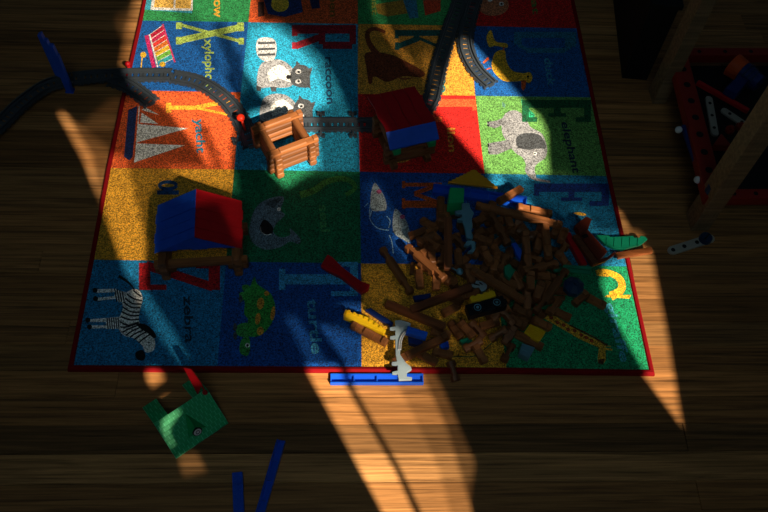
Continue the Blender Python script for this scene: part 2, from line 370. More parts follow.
# raccoon square
letter('R', 292, 356, 25, 49, (150,24,40))
text('raccoon', 325, 8, 57, 104, (14,62,96), 327)
for dx, dy, full in ((0, 0, 1), (8, 103, 0)):
    Q = lambda *p: P('c2', *[(x + dx, y + dy) for x, y in p])
    art('grey', curve(Q((82,225),(95,190),(130,178),(165,185),(195,215),(200,240),(175,262),(120,262),(85,262)), 4, closed=True), 1.2)
    art('white', curve(Q((115,215),(150,195),(185,225),(180,245),(145,235),(120,245)), 4, closed=True), 1.6)
    art('dgrey', curve(Q((185,212),(200,195),(232,200),(240,235),(235,262),(195,258),(180,238)), 4, closed=True), 2)
    art('dgrey', Q((195,205),(200,182),(216,200)), 1.9); art('dgrey', Q((228,208),(248,202),(240,228)), 1.9); art('dgrey', Q((225,255),(243,268),(238,240)), 1.9)
    art('lgrey', ell(*Q((205,215))[0], 3, 2.4), 2.3); art('lgrey', ell(*Q((205,245))[0], 3, 2.4), 2.3)
    art('black', ell(*Q((176,231))[0], 2.6, 2.2), 2.6); art('black', ell(*Q((206,216))[0], 1.4, 1.2), 2.6); art('black', ell(*Q((206,244))[0], 1.4, 1.2), 2.6)
    art('dgrey', Q((78,255),(95,262),(92,274),(80,272)), 1.5); art('dgrey', Q((120,260),(140,262),(138,275),(124,274)), 1.5)
    if full:
        art('lgrey', curve(Q((82,120),(108,112),(134,120),(140,150),(130,180),(100,182),(80,160)), 4, closed=True), 1.3)
        for yy in (130, 148, 165): line('dgrey', Q((84,yy),(136,yy - 2)), 2.2, 1.7)
# kangaroo square
letter('K', 395, 442, 30, 50, (10,84,84))
text('kangaroo', 441, 8, 40, 92.5, (20,110,110), 440)
line((120,54,24), curve(P('e4',(250,145),(200,130),(170,150),(180,200),(230,260),(300,290)), 5), 3, 1.4, 7)
art((120,54,24), curve(P('e4',(160,240),(250,240),(330,270),(425,325),(410,350),(330,345),(260,370),(200,345),(190,375),(175,375),(165,310)), 4, closed=True), 1.6)
art((150,80,40), P('e4',(300,350),(390,352),(330,362)), 1.8)
# lion square
letter('L', 430, 476, 99, 122, (236,92,44))
text('lion', 447, 8, 128, 152, (224,150,50), 449)
art((220,150,60), ell(400,150,15,13)); art((200,120,40), ell(403,150,8,8), 2)
# duck square
letter('D', 514, 576, 32, 53, (40,120,150))
text('duck', 544, 8, 58, 86, (60,150,180), 548)
art((238,184,44), curve(P('e7',(84,195),(95,165),(110,155),(122,195),(140,215),(185,222),(194,238),(180,245),(130,235),(98,240)), 4, closed=True), 1.4)
art((238,184,44), curve(P('e7',(118,290),(140,262),(178,258),(186,310),(215,360),(270,375),(305,370),(320,395),(305,425),(270,415),(190,418),(150,400),(112,350)), 4, closed=True), 1.5)
art((226,96,30), P('e7',(65,320),(92,290),(98,305),(80,318),(72,326)), 2); art((226,96,30), P('e7',(78,356),(104,345),(106,352),(80,360)), 2)
art((226,96,30), P('e7',(262,412),(288,412),(285,450),(272,466),(262,450)), 2); art((226,96,30), P('e7',(168,240),(178,240),(172,265)), 2)
art('black', ell(*P('e7',(297,392))[0], 1.3, 1.2), 2.2)
# elephant square
letter('E', 522, 591, 100, 122, (12,92,56))
text('elephant', 561, 8, 122, 173, (10,44,70), 573)
art('grey', curve(P('e5',(180,170),(200,138),(240,130),(280,160),(300,200),(350,230),(372,290),(365,330),(330,358),(318,380),(325,420),(305,412),(285,375),(270,335),(235,310),(205,270),(180,225)), 4, closed=True), 1.4)
art((126,128,132), P('e5',(190,158),(205,182),(150,206),(118,198),(115,180),(160,172)), 1.6); art((126,128,132), P('e5',(205,255),(225,290),(160,318),(122,318),(118,270),(170,262)), 1.6)
line((130,132,136), curve(P('e5',(305,355),(285,380),(300,410),(330,425),(385,435)), 4), 4.6, 1.7, 2)
art('dgrey', curve(P('e5',(240,250),(270,228),(335,232),(360,265),(365,290),(330,300),(270,295),(245,285)), 4, closed=True), 2)
art((136,138,142), curve(P('e5',(300,300),(345,292),(372,300),(362,335),(325,352),(300,330)), 4, closed=True), 2.2)
art('white', ell(*P('e5',(320,314))[0], 1.8, 1.6), 2.6); art('black', ell(*P('e5',(320,314))[0], 1, .9), 2.8)
for a, b in (((118,176),(122,184)), ((116,192),(124,198)), ((120,272),(122,284)), ((120,305),(126,314))): line('black', P('e5', a, b), 1.6, 2)
art((90,140,120), P('e5',(180,92),(195,105),(190,120),(180,112)), 1.5)
art((40,170,120), curve(P('e5',(262,78),(290,120),(320,150),(300,165),(270,130)), 3, closed=True), 1.2)
# seal square
line((70,140,60), curve(P('c5',(0,150),(60,130),(110,95),(170,80),(215,90),(235,120),(195,150)), 5), 7, 2, 4)
text('seal', 319, 9, 205, 232, (60,140,80), 321)
art((96,120,134), curve(P('c4',(575,170),(600,130),(640,112),(672,112),(662,150),(675,165),(650,190),(640,215),(660,232),(690,225),(690,205),(720,235),(715,252),(690,245),(660,262),(610,268),(570,235)), 4, closed=True), 1.5)
art('black', curve(P('c4',(598,205),(610,180),(625,185),(640,205),(632,225),(610,222)), 4, closed=True), 2); art((60,80,90), P('c4',(610,128),(670,112),(640,145)), 1.8)
art('white', ell(*P('c4',(657,148))[0], 2, 1.8), 2)
line('white', curve(P('c4',(602,200),(604,215),(618,225),(634,222)), 3), .7, 2.5)
# mouse square
letter('M', 402, 442, 181, 209, (196,84,24))
for k, (a, e) in enumerate((( [(318,98),(345,130),(365,170),(368,210),(340,218),(305,212),(302,150)], (337,135)), ([(408,208),(440,240),(462,280),(470,350),(440,340),(400,310),(396,250)], (437,243)))):
    art((160,172,174), curve(P('c5', *a), 4, closed=True), 1.5); art((190,90,130), ell(*P('c5', e)[0], 2.6, 2.2), 2)
for l in ([(300,190),(298,250),(330,290),(380,300)], [(290,185),(275,200)], [(370,240),(385,260),(378,290)], [(380,320),(392,350),(398,400)], [(305,215),(300,240)]):
    line((150,190,210), curve(P('c5', *l), 4), .8)
# flamingo-fish square
letter('F', 534, 609, 183.5, 206, (14,48,118))
art((226,170,50), curve(P('f7',(170,68),(200,62),(235,72),(228,82),(190,76)), 4, closed=True))
# giraffe square
line((230,176,40), curve(P('e6',(88,132),(120,136),(152,150),(166,172),(160,196),(130,212)), 5), 5, 2, 9); art((230,176,40), P('e6',(120,208),(195,208),(190,220),(110,214)), 2.4)
art((230,176,40), P('e6',(80,128),(120,126),(150,142),(120,150),(85,146)), 2.2)
text('giraffe', 605, 9.5, 302, 362, (70,170,190), 621)
line((214,164,44), P('c8',(318,205),(370,235),(460,290),(555,335)), 8, 1.5, 6); art((214,164,44), P('c8',(535,330),(558,330),(560,385),(548,402),(530,395),(528,375)), 1.9)
art((90,50,20), P('c8',(530,382),(556,378),(550,402),(532,398)), 2.2); line((90,50,20), P('c8',(420,250),(510,295),(565,328)), 1.6, 2.2)
line((214,164,44), P('c8',(552,340),(585,345)), 2); line((214,164,44), P('c8',(555,330),(580,332)), 1)
for x, y in ((350,222),(375,240),(398,250),(415,266),(440,272),(465,288),(485,298),(505,310)): art((150,60,24), ell(*P('c8',(x,y))[0], 2.2, 1.7, 30), 2.4)
# turtle square
letter('T', 279, 358, 262, 296, 'lblue')
text('turtle', 307, 11, 299, 354, (70,160,200), 312)
art((50,150,60), curve(P('e3',(235,135),(245,160),(270,178),(298,200),(312,245),(305,290),(280,330),(250,352),(215,352),(205,330),(212,290),(198,270),(200,230),(195,200),(215,180)), 4, closed=True), 1.4)
for q in ([(190,168),(215,165),(225,190),(200,192)], [(175,310),(215,305),(215,355),(170,345)], [(180,195),(205,190),(205,212),(185,222)]): art((60,150,70), curve(P('e3', *q), 3, closed=True), 1.3)
art((56,150,66), curve(P('e3',(190,362),(215,355),(220,390),(212,422),(188,418),(180,395)), 4, closed=True), 1.5)
for x, y, rx, ry in ((258,232,3.6,6),(280,195,2.6,2.6),(303,268,2.2,7),(248,288,2.6,6),(257,333,3.4,4.4)): art((214,150,50), ell(*P('e3',(x,y))[0], rx, ry, 8), 2)
art('white', ell(*P('e3',(210,385))[0], 2.4, 2.4), 2.4); art('black', ell(*P('e3',(210,385))[0], 1.2, 1.2), 2.6)
for x, y in ((185,215),(165,318),(165,350)): art('dgrey', ell(*P('e3',(x,y))[0], 2, 4), 1.8)
# zebra square
letter('Z', 139, 220, 263, 290, 'crimson')
text('zebra', 183.5, 9, 296, 343, (14,50,70), 185.5)
zb = P('e1',(265,180),(290,185),(302,215),(292,260),(290,300),(320,330),(345,360),(345,400),(315,412),(300,385),(270,360),(235,350),(215,325),(215,290),(230,250),(225,215),(240,195))
art('white', curve(zb, 4, closed=True), 1.4)
for q in (((205,182),(245,192),(240,225),(215,228),(198,205)),): art('white', P('e1', *q), 1.3)
for q in (((135,180),(205,178),(208,190),(135,194)), ((135,212),(200,205),(205,215),(136,222)), ((108,290),(170,285),(172,300),(108,300)), ((112,312),(170,312),(172,322),(112,324)), ((168,285),(225,280),(225,325),(168,325))): art('white', P('e1', *q), 1.3)
for x, y in ((128,184),(130,215),(102,293),(108,318)): art('black', ell(*P('e1',(x,y))[0], 2.6, 2.6), 2)
for s in range(6): x = 172 + s * 8; line('black', P('e1', (x,284),(x + 4,325)), 1.1, 2)
for s in range(4): x = 200 + s * 9; line('black', P('e1', (x,178 + s * 3),(x + 8,226)), 1.2, 2)
for a, m, b in (((268,184),(282,196),(298,208)), ((245,198),(270,215),(300,222)), ((238,212),(264,232),(298,234)), ((232,226),(260,246),(294,248)), ((228,244),(258,262),(292,264)), ((226,262),(256,276),(290,276)),
                ((222,280),(256,292),(290,290)), ((218,298),(250,312),(288,300)), ((220,318),(244,318),(282,306)), ((228,338),(250,326),(284,312)), ((240,350),(262,334),(292,320)), ((256,356),(276,342),(304,330)), ((272,364),(290,350),(316,336)), ((288,376),(304,362),(328,346))):
    line('black', curve(P('e1', a, m, b), 4), 1.5, 2)
art('black', curve(P('e1',(278,305),(320,312),(350,345),(345,360),(320,340),(295,325)), 4, closed=True), 2.2)
art('black', curve(P('e1',(278,410),(300,402),(312,418),(308,438),(288,440),(276,425)), 4, closed=True), 2.2)
line('black', curve(P('e1',(272,182),(255,160),(240,148),(215,132)), 4), 1.4, 2, 3.2)
art('white', ell(*P('e1',(325,375))[0], 1.6, 1.4), 2.6); art('black', ell(*P('e1',(325,375))[0], .9, .8), 2.8)
# letter in the yellow square left, and the curl in the yellow square below
line((20,70,120), curve(ell(168, 185.5, 8.5, 3.6, 0, 14) + [(176.5, 185.5)], 1), 3.4, 2)
line((20,70,120), [(157,192.5),(179,192.5)], 4.4, 2.2)
line((16,90,60), curve(P('g7',(140,365),(200,362),(270,362),(330,330),(400,270)), 4), .9)
# top squares, partly in the frame
for col, q in (((30,60,120), [(262,-6),(300,-6),(303,12),(285,17),(268,14)]), ((70,40,30), [(258,2),(264,2),(264,16),(258,17)]), ((40,40,90), [(309,-2),(319,-2),(320,8),(312,9)])): art(col, q, 1.5)
art((240,200,60), ell(280, 4, 9, 8), 2); text('queen', 330, 7, -20, 17, (120,90,20))
art((150,120,40), P('e4',(205,20),(330,0),(350,60),(260,75),(215,60)), 1.5); art((40,110,150), P('e4',(330,0),(390,0),(400,80),(360,85)), 1.6); art((180,60,30), P('e4',(420,0),(500,0),(500,50),(430,70)), 1.6)
text('hat', 372, 6, -6, 15, (150,160,60))
art((200,120,80), ell(493, 5, 16, 11), 1.5); art('white', ell(490, 0, 2.6, 2), 2); art('white', ell(501.5, 4, 2.6, 2.2), 2); art('black', ell(501.5, 4, 1.2, 1.1), 2.3)
text('cat', 530, 7, -8, 14.5, (90,130,50), 533)
art((236,92,44), P('p',(470,-8),(560,-8),(560,-4),(470,-4)), 1.2)
ro = rug.build('rug', M['rug'])
tag(ro, 'large colourful alphabet rug with animal squares and red border on the wooden floor', 'rug')
# stitched red binding round the rug
cen = sum(outer, Vector((0, 0))) / n
bb = MB(); prof = [(0, RUGZ - .0005), (.002, .0102), (.006, .0112), (.0085, .0092), (.0098, .004), (.0094, .0004), (0, .0004)]
rings = []
for i, v in enumerate(outer):
    a, b = outer[i - 1], outer[(i + 1) % n]
    d1 = (v - a).normalized(); d2 = (b - v).normalized(); n1 = Vector((d1.y, -d1.x)); n2 = Vector((d2.y, -d2.x)); m = (n1 + n2); m = m / max(.3, m.dot(n1))
    rings.append([(v.x + m.x * o, v.y + m.y * o, z) for o, z in prof])
k = len(prof)
bb.add([q for r in rings for q in r], [(i * k + j, ((i + 1) % n) * k + j, ((i + 1) % n) * k + (j + 1) % k, i * k + (j + 1) % k) for i in range(n) for j in range(k)])
bo = bb.build('border', M['binding'], ro); bo['label'] = 'raised red binding edge'

# ------------------------------------------------------------------ height field that everything in the heap is set down on
RES = .0025; HX0, HY0 = -.2, -.3
HM = np.zeros((int(1.5 / RES), int(1.7 / RES)))
_in = np.array([[outer[i].x, outer[i].y] for i in range(n)])
xs_ = HX0 + (np.arange(HM.shape[1]) + .5) * RES; ys_ = HY0 + (np.arange(HM.shape[0]) + .5) * RES
XX, YY = np.meshgrid(xs_, ys_)
def inpoly(poly):
    r = np.zeros(XX.shape, bool); m = len(poly)
    for i in range(m):
        x1, y1 = poly[i][0], poly[i][1]; x2, y2 = poly[(i + 1) % m][0], poly[(i + 1) % m][1]
        c = ((y1 > YY) != (y2 > YY)) & (XX < (x2 - x1) * (YY - y1) / ((y2 - y1) if y2 != y1 else 1e-12) + x1)
        r ^= c
    return r
HM[inpoly([(cen + (v - cen) * 1.02) for v in outer])] = RUGZ
HM[inpoly(outer)] = RUGZ
bind = inpoly([(v[0], v[1]) for v in [r[4] for r in rings]]) & ~inpoly(outer)
HM[bind] = .0115
HM[inpoly(outer)] = RUGZ + .0006
def rect(cx, cy, ux, uy, L, w):
    return (np.abs((XX - cx) * ux + (YY - cy) * uy) <= L / 2) & (np.abs(-(XX - cx) * uy + (YY - cy) * ux) <= w / 2)
def settle(cx, cy, ux, uy, L, w, h):
    m = rect(cx, cy, ux, uy, L, w); hh = HM[m]; s = ((XX[m] - cx) * ux + (YY[m] - cy) * uy)
    nb = max(6, int(L / .005)); gs = []
    for q in range(nb):
        a = -L / 2 + L * q / nb; sel = (s >= a) & (s < a + L / nb + 1e-9)
        if sel.any(): gs.append((a + L / nb / 2, hh[sel].max()))
    best = None
    neg = [g for g in gs if g[0] <= 0]; pos = [g for g in gs if g[0] > 0]
    for s1, g1 in neg:
        for s2, g2 in pos:
            b = (g2 - g1) / (s2 - s1); a = g1 - b * s1
            if best is None or a > best[0]: best = (a, b)
    a, b = best
    b = max(-.7, min(.7, b)); a = max(g - b * q for q, g in gs)
    top = a + b * s + h * math.sqrt(1 + b * b)
    return a, b, m, np.maximum(hh, top)

# ------------------------------------------------------------------ notched logs
LW, LH = .0155, .0142
def log_mesh(L, notches, name, w=LW, h=LH, square=False):
    if square: pr = [(-w/2,-h/2),(w/2,-h/2),(w/2,h/2),(-w/2,h/2)]
    else: pr = [(-w*.33,-h/2),(w*.33,-h/2),(w*.44,-h*.33),(w*.5,0),(w*.44,h*.33),(w*.33,h/2),(-w*.33,h/2),(-w*.44,h*.33),(-w*.5,0),(-w*.44,-h*.33)]
    full = lambda k=1: [(y * k, z * k) for y, z in pr]
    cut = [(y, max(-h / 4, min(h / 4, z))) for y, z in pr]
    nw = LW * 1.06; st = [(-L / 2, full(.84)), (-L / 2 + .0013, full())]
    for c in notches: st += [(c - nw / 2, full()), (c - nw / 2, cut), (c + nw / 2, cut), (c + nw / 2, full())]
    st += [(L / 2 - .0013, full()), (L / 2, full(.84))]
    b = MB(); m = len(pr); vs = [(x, y, z) for x, r in st for y, z in r]
    fs = [tuple(range(m - 1, -1, -1)), tuple((len(st) - 1) * m + i for i in range(m))]
    for i in range(len(st) - 1):
        for j in range(m): fs.append((i * m + j, i * m + (j + 1) % m, (i + 1) * m + (j + 1) % m, (i + 1) * m + j))
    b.add(vs, fs)
    o = b.build(name, M['plank'] if square else M['log']); me = o.data
    bpy.data.objects.remove(o); return me
S1, S2, S3, S5 = .036, .0715, .107, .165
ME = {'1': log_mesh(S1, [0], 'notched_log'), '2': log_mesh(S2, [-.0178, .0178], 'notched_log'), '3': log_mesh(S3, [-.0356, .0356], 'notched_log'),
      '5': log_mesh(S5, [-.0646, .0646], 'notched_log'), 'f': log_mesh(.116, [], 'flat_log', .0145, .009, True), 'r': log_mesh(.025, [], 'round_peg', .008, .008)}
LEN = {'1': S1, '2': S2, '3': S3, '5': S5, 'f': .116, 'r': .025}
LOGS = []
def add_log(kind, mtx, group, label=None, name='wooden_log'):
    o = bpy.data.objects.new(name, ME[kind]); COL.objects.link(o); o.matrix_world = mtx
    tag(o, label or '', 'toy log', group); return o

# ---- left cabin: footprint read from its front log
FM, fl = frame((157, 266.5), (246, 261.5), RUGZ + .022)
C0 = FM.copy(); C0.translation.z = RUGZ + .0006
def wall_log(B, kind, x, y, z, along_y, group, label):
    m = B @ Matrix.Translation((x, y, z + LH / 2))
    if along_y: m = m @ Matrix.Rotation(PI / 2, 4, 'Z')
    return add_log(kind, m, group, label)
g = 'logs of the cabin under the red and blue gable roof'
H2 = LH / 2
D = .0712
for sx, w in ((-1, 'left'), (1, 'right')):
    for lv, nm in enumerate(('lowest', 'second', 'third', 'top')):
        wall_log(C0, '3', sx * .0646, D / 2, lv * LH, True, g, f'{nm} brown log of the {w} side wall under the wide gable roof')
    wall_log(C0, '1', sx * .0646, 0, H2, False, g, f'short brown log notched under the {w} end of the cabin\'s long front log')
wall_log(C0, '5', 0, 0, H2 + LH, False, g, 'long brown log across the open front of the wide gabled cabin')
wall_log(C0, '5', 0, D, H2, False, g, 'long brown log low across the back of the wide gabled cabin')
wall_log(C0, '5', 0, D, H2 + LH, False, g, 'long brown log in the back wall behind the blue gable')
# gable roof
RB = C0 @ Matrix.Translation((0, D / 2 + .020, 4 * LH + .0008))
rt = empty('gable_roof', 'plastic gable roof, one slope blue and one red, on the left log cabin', 'toy roof', mtx=RB)
rw, rd, rh = .076, .052, .044
def slope(sgn):
    b = MB(); t = .003; nP = 5
    for q in range(nP):                                   # boards running down the slope, each a lap lower than the last
        ya = -rd + 2 * rd * q / nP; yb = ya + 2 * rd / nP - .0006; lift = .0012
        j = (.0018 if q % 2 else 0)
        p = [(0, rh), (sgn * (rw + j), 0)]
        vs = []
        for (x, z) in p:
            vs += [(x, ya, z + lift), (x, yb, z), (x, ya, z + t + lift), (x, yb, z + t)]
        b.add(vs, [(2, 6, 7, 3) if sgn < 0 else (3, 7, 6, 2), (0, 1, 5, 4) if sgn < 0 else (4, 5, 1, 0), (0, 4, 6, 2), (1, 3, 7, 5), (4, 5, 7, 6), (0, 2, 3, 1)])
    return b
slope(-1).build('roof_slope', M['blue'], rt)['label'] = 'blue left slope'
slope(1).build('roof_slope', M['red'], rt)['label'] = 'red right slope of overlapping boards'
for yy, s in ((-rd + .006, 1), (rd - .006, -1)):
    b = MB(); tri = [(-rw + .004, 0), (-rw * .5, -.0005), (-rw * .5, .0025), (-rw * .15, .0025), (-rw * .15, 0), (rw * .2, 0), (rw * .2, .0025), (rw * .55, .0025), (rw * .55, 0), (rw - .004, 0), (0, rh - .001)]
    b.prism(tri, -.0015, .0015, Matrix.Translation((0, yy, 0)) @ Matrix.Rotation(PI / 2, 4, 'X')).build('gable_end', M['blue'], rt)

# ---- open log tower over the track
TM, tl = frame((268.5, 156.5), (316, 138.5), RUGZ + 4 * LH)
T0 = TM.copy(); T0.translation.z = RUGZ + .0006
g = 'logs of the open square tower'
nm = ('lowest', 'second', 'third', 'top')
for lv in range(4):
    wall_log(T0, '3', 0, 0, H2 + lv * LH, False, g, f'{nm[lv]} sunlit log in the front wall of the open square tower')
    wall_log(T0, '3', 0, .0712, H2 + lv * LH, False, g, f'{nm[lv]} log in the far wall of the open square tower')
    wall_log(T0, '3', -.0356, .0356, lv * LH, True, g, f'{nm[lv]} log in the left wall of the open square tower')
    wall_log(T0, '3', .0356, .0356, lv * LH, True, g, f'{nm[lv]} log in the right wall of the open square tower')

# ---- roofed cabin on the track
BM, bl = frame((386, 165), (430.5, 154.5), RUGZ)
B0 = BM.copy(); B0.translation.z = RUGZ + .0006
g = 'logs of the roofed cabin by the track'
for lv in range(4):
    wall_log(B0, '3', 0, 0, H2 + lv * LH, False, g, f'{nm[lv]} dark log in the front wall below the blue roof panel')
    wall_log(B0, '3', 0, .0712, H2 + lv * LH, False, g, f'{nm[lv]} log in the back wall beneath the red plank roof')
    if lv in (0, 3):
        for sx, w in ((-1, 'left'), (1, 'right')): wall_log(B0, '3', sx * .0356, .0356, lv * LH, True, g, f'{nm[lv]} log in the {w} wall beneath the red plank roof')
zb_ = 4 * LH + H2 + .0008
for sx, w in ((-1, 'left'), (1, 'right')):
    e = MB()
    e.prism([(-.010, 0), (.088, 0), (.088, .006), (.030, .024), (.024, .024), (-.010, .006)], -.006, .006, Matrix.Translation((sx * .033, 0, 0)) @ Matrix.Rotation(PI / 2, 4, 'Z') @ Matrix.Rotation(PI / 2, 4, 'X'))
    e.box(sx * .036, -.0175, -.0005, .014, .016, .013)
    o = e.build('roof_support', M['green']); o.matrix_world = B0 @ Matrix.Translation((0, 0, zb_))
    tag(o, f'{w} green gable support under the red and blue cabin roof', 'roof support', 'green roof supports')
rw2 = .0505; yr = .006; zr = .0265
b = MB()
nP = 4
for q in range(nP):                                        # red planks with wavy joints, ridge to far eave
    xa = -rw2 + 2 * rw2 * q / nP; xb = xa + 2 * rw2 / nP; N_ = 10; A = []; B_ = []
    for s in range(N_ + 1):
        t = s / N_; y = yr + (.118 - yr) * t; z = zr + (.010 - zr) * t; wv = .0013 * math.sin(t * 12)
        A.append((xa + wv + .0005, y, z)); B_.append((xb + wv - .0005, y, z))
    m = N_ + 1; vs = A + B_ + [(x, y, z + .003) for x, y, z in A] + [(x, y, z + .003) for x, y, z in B_]
    fs = []
    for s in range(N_): fs += [(s, s + 1, m + s + 1, m + s), (2 * m + s, 3 * m + s, 3 * m + s + 1, 2 * m + s + 1), (s, 2 * m + s, 2 * m + s + 1, s + 1), (m + s, m + s + 1, 3 * m + s + 1, 3 * m + s)]
    fs += [(0, m, 3 * m, 2 * m), (N_, 2 * m + N_, 3 * m + N_, m + N_)]
    b.add(vs, fs)
o = b.build('roof_panel', M['red']); o.matrix_world = B0 @ Matrix.Translation((0, 0, zb_))
tag(o, 'dark red roof panel of wavy planks on the cabin beside the track', 'toy roof', 'roof panels of the cabin by the track')
b = MB(); vs = [(-rw2, -.022, .0062), (rw2, -.022, .0062), (rw2, yr - .0006, zr), (-rw2, yr - .0006, zr)]
b.add(vs + [(x, y, z + .003) for x, y, z in vs], [(3, 2, 1, 0), (4, 5, 6, 7), (0, 1, 5, 4), (1, 2, 6, 5), (2, 3, 7, 6), (3, 0, 4, 7)])
o = b.build('roof_panel', M['blue']); o.matrix_world = B0 @ Matrix.Translation((0, 0, zb_))
tag(o, 'plain blue roof panel on the near slope of the cabin beside the track', 'toy roof', 'roof panels of the cabin by the track')

# ------------------------------------------------------------------ train track
def track(pts, label, floor_z=None, feet=(), name='track_piece', ends=True, group='train track pieces'):
    """ladder track: two grooved rails on cross ties, following photo points"""
    w = [at(x, y, RUGZ + .004).to_2d() for x, y in pts]; w = [Vector(q) for q in curve([(v.x, v.y) for v in w], 10)]
    # resample evenly
    d = [0]
    for i in range(1, len(w)): d.append(d[-1] + (w[i] - w[i - 1]).length)
    T = d[-1]; N_ = max(6, int(T / .006)); q = []
    for k in range(N_ + 1):
        s = T * k / N_; i = max(0, min(len(w) - 2, next((j for j in range(len(d) - 1) if d[j + 1] >= s), len(d) - 2)))
        t = (s - d[i]) / max(1e-9, d[i + 1] - d[i]); q.append(w[i].lerp(w[i + 1], t))
    c = sum(q, Vector((0, 0))) / len(q)
    nr = []
    for i in range(len(q)):
        a = q[max(0, i - 1)]; b = q[min(len(q) - 1, i + 1)]; t = (b - a).normalized(); nr.append(Vector((-t.y, t.x)))
    root = empty(name, label, 'toy track', (c.x, c.y, 0), 0, group)
    zs = floor_z or RUGZ + .0007
    q = [p - c for p in q]
    for sgn in (-1, 1):
        r = MB(); pr = [(.0062, 0), (.0175, 0), (.0175, .0055), (.0160, .0055), (.0160, .0035), (.0140, .0035), (.0140, .0090), (.0112, .0090), (.0112, .0045), (.0062, .0045)]
        m = len(pr); vs = [(p.x + nn.x * o * sgn, p.y + nn.y * o * sgn, zs + z) for p, nn in zip(q, nr) for o, z in pr]
        fs = [tuple(range(m)), tuple((len(q) - 1) * m + j for j in range(m - 1, -1, -1))]
        for i in range(len(q) - 1):
            for j in range(m):
                f = (i * m + j, i * m + (j + 1) % m, (i + 1) * m + (j + 1) % m, (i + 1) * m + j); fs.append(f[::-1] if sgn > 0 else f)
        r.add(vs, fs); r.build('rail', M['track'], root)
    ti = MB()
    nt = max(4, int(T / .0105))
    for k in range(nt + 1):
        i = min(len(q) - 1, round(k * (len(q) - 1) / nt)); p = q[i]; nn = nr[i]; ang = math.atan2(nn.y, nn.x)
        ti.box(p.x, p.y, zs + .0015, .014, .0074, .003, ang)
        for sgn in (-1, 1): ti.box(p.x + nn.x * .0185 * sgn, p.y + nn.y * .0185 * sgn, zs + .0018, .003, .0045, .0036, ang)
    ti.build('ties', M['track'], root)['kind'] = 'stuff'
    for f in feet:
        i = round(f * (len(q) - 1)); p = q[i]; nn = nr[i]; ang = math.atan2(nn.y, nn.x)
        for sgn in (-1, 1):
            fo = MB(); a = nn * sgn
            tt = Vector((-nn.y, nn.x))
            fo.box(p.x + a.x * .0245, p.y + a.y * .0245, zs + .004, .009, .004, .008, ang)
            for e in (-1, 1): fo.box(p.x + a.x * .0315 + tt.x * .005 * e, p.y + a.y * .0315 + tt.y * .005 * e, zs + .003, .005, .006, .006, ang)
            fo.box(p.x + a.x * .0285, p.y + a.y * .0285, zs + .003, .004, .016, .006, ang)
            fo.build('clip', M['track'], root)
    return root
zf = .0125
track(P('p',(-14,137),(0,126),(22,104.5),(47,87),(72,80)), 'dark curved track leaving the frame at the left edge on bare floor', .0125)
sw = track(P('p',(73.5,79.6),(100,77),(130,76),(171,76)), 'dark straight track with curved spur crossing the rug\'s left red border', .0125)
sp = track(P('p',(112,80.5),(128,86),(141,95),(152,104)), 'tmp', .0125)
for ch in list(sp.children):
    ch.location += sp.location - sw.location; ch.parent = sw
    if ch.name.startswith('rail'): ch['label'] = 'rail of the curved spur'
bpy.data.objects.remove(sp)
lv = MB(); a = at(129, 68, .016) - sw.location
lv.cyl((a.x, a.y, .009), (a.x, a.y, .026), .0035, 12); lv.sphere((a.x, a.y, .028), .006); lv.build('switch_lever', M['red'], sw, smooth=True)
track(P('p',(173,76.2),(196,81),(215,91),(231,105),(243,124),(252,146)), 'dark curved track bending from the blue square down to the open log tower', feet=(.92,))
tl_ = bpy.data.objects['track_piece.002'] if 'track_piece.002' in bpy.data.objects else None
a = at(242, 117, RUGZ + .03); b2 = at(247, 128, RUGZ + .012)
lv = empty('track_lever', 'bright red lever standing beside the curved track left of the log tower', 'lever', (b2.x - .004, b2.y, RUGZ))
MB().cyl((0, 0, .0006), (0, 0, .004), .0055, 14).build('lever_base', M['track'], lv)
MB().cyl((0, 0, .004), (-.006, .008, .030), .0022, 10, .003).build('lever_arm', M['lever'], lv, smooth=True)
MB().sphere((-.007, .009, .033), .0085, .8).build('lever_knob', M['lever'], lv, smooth=True)
track(P('p',(262,141),(280,126),(300,124.5),(330,124.3),(362,124.3),(382,124.5)), 'dark straight track with side clips between log tower and roofed cabin', feet=(.52, .78))
sw2 = track(P('p',(463,-14),(458,8),(452,24),(442,55),(434.5,86)), 'dark track switch with straight leg on kangaroo square and curved leg on duck square')
track(P('p',(434.2,87.5),(431,100),(424,110),(412,118),(396,122)), 'dark curved track bending under the red roofed cabin', name='track_piece')
sp = track(P('p',(477,-16),(474,0),(470,14),(466.5,29),(465.5,44),(469.5,58),(478,72),(491,84.5)), 'tmp')
for ch in list(sp.children):
    ch.location += sp.location - sw2.location; ch.parent = sw2
    if ch.name.startswith('rail'): ch['label'] = 'rail of the curved leg'
bpy.data.objects.remove(sp)

# ------------------------------------------------------------------ loose things away from the heap
# blue post standing on the floor by the track
a = at(70, 92, 0)
bp_ = empty('bridge_support', 'tall blue plastic support standing upright on the floor beside the curved track', 'toy support', (a.x, a.y + .003, 0), math.radians(-6))
MB().box(0, 0, .052, .014, .010, .104).build('post', M['blue'], bp_, .001)
MB().prism([(-.006, .042), (-.016, .048), (-.018, .156), (-.010, .160), (-.009, .143), (-.004, .143), (-.003, .130), (.004, .130), (.0055, .1045), (-.006, .1045)], -.005, .005, Matrix.Rotation(PI / 2, 4, 'X')).build('stepped_bracket', M['blue'], bp_, .0008)
MB().box(0, 0, .001, .017, .014, .002).build('foot', M['blue'], bp_)

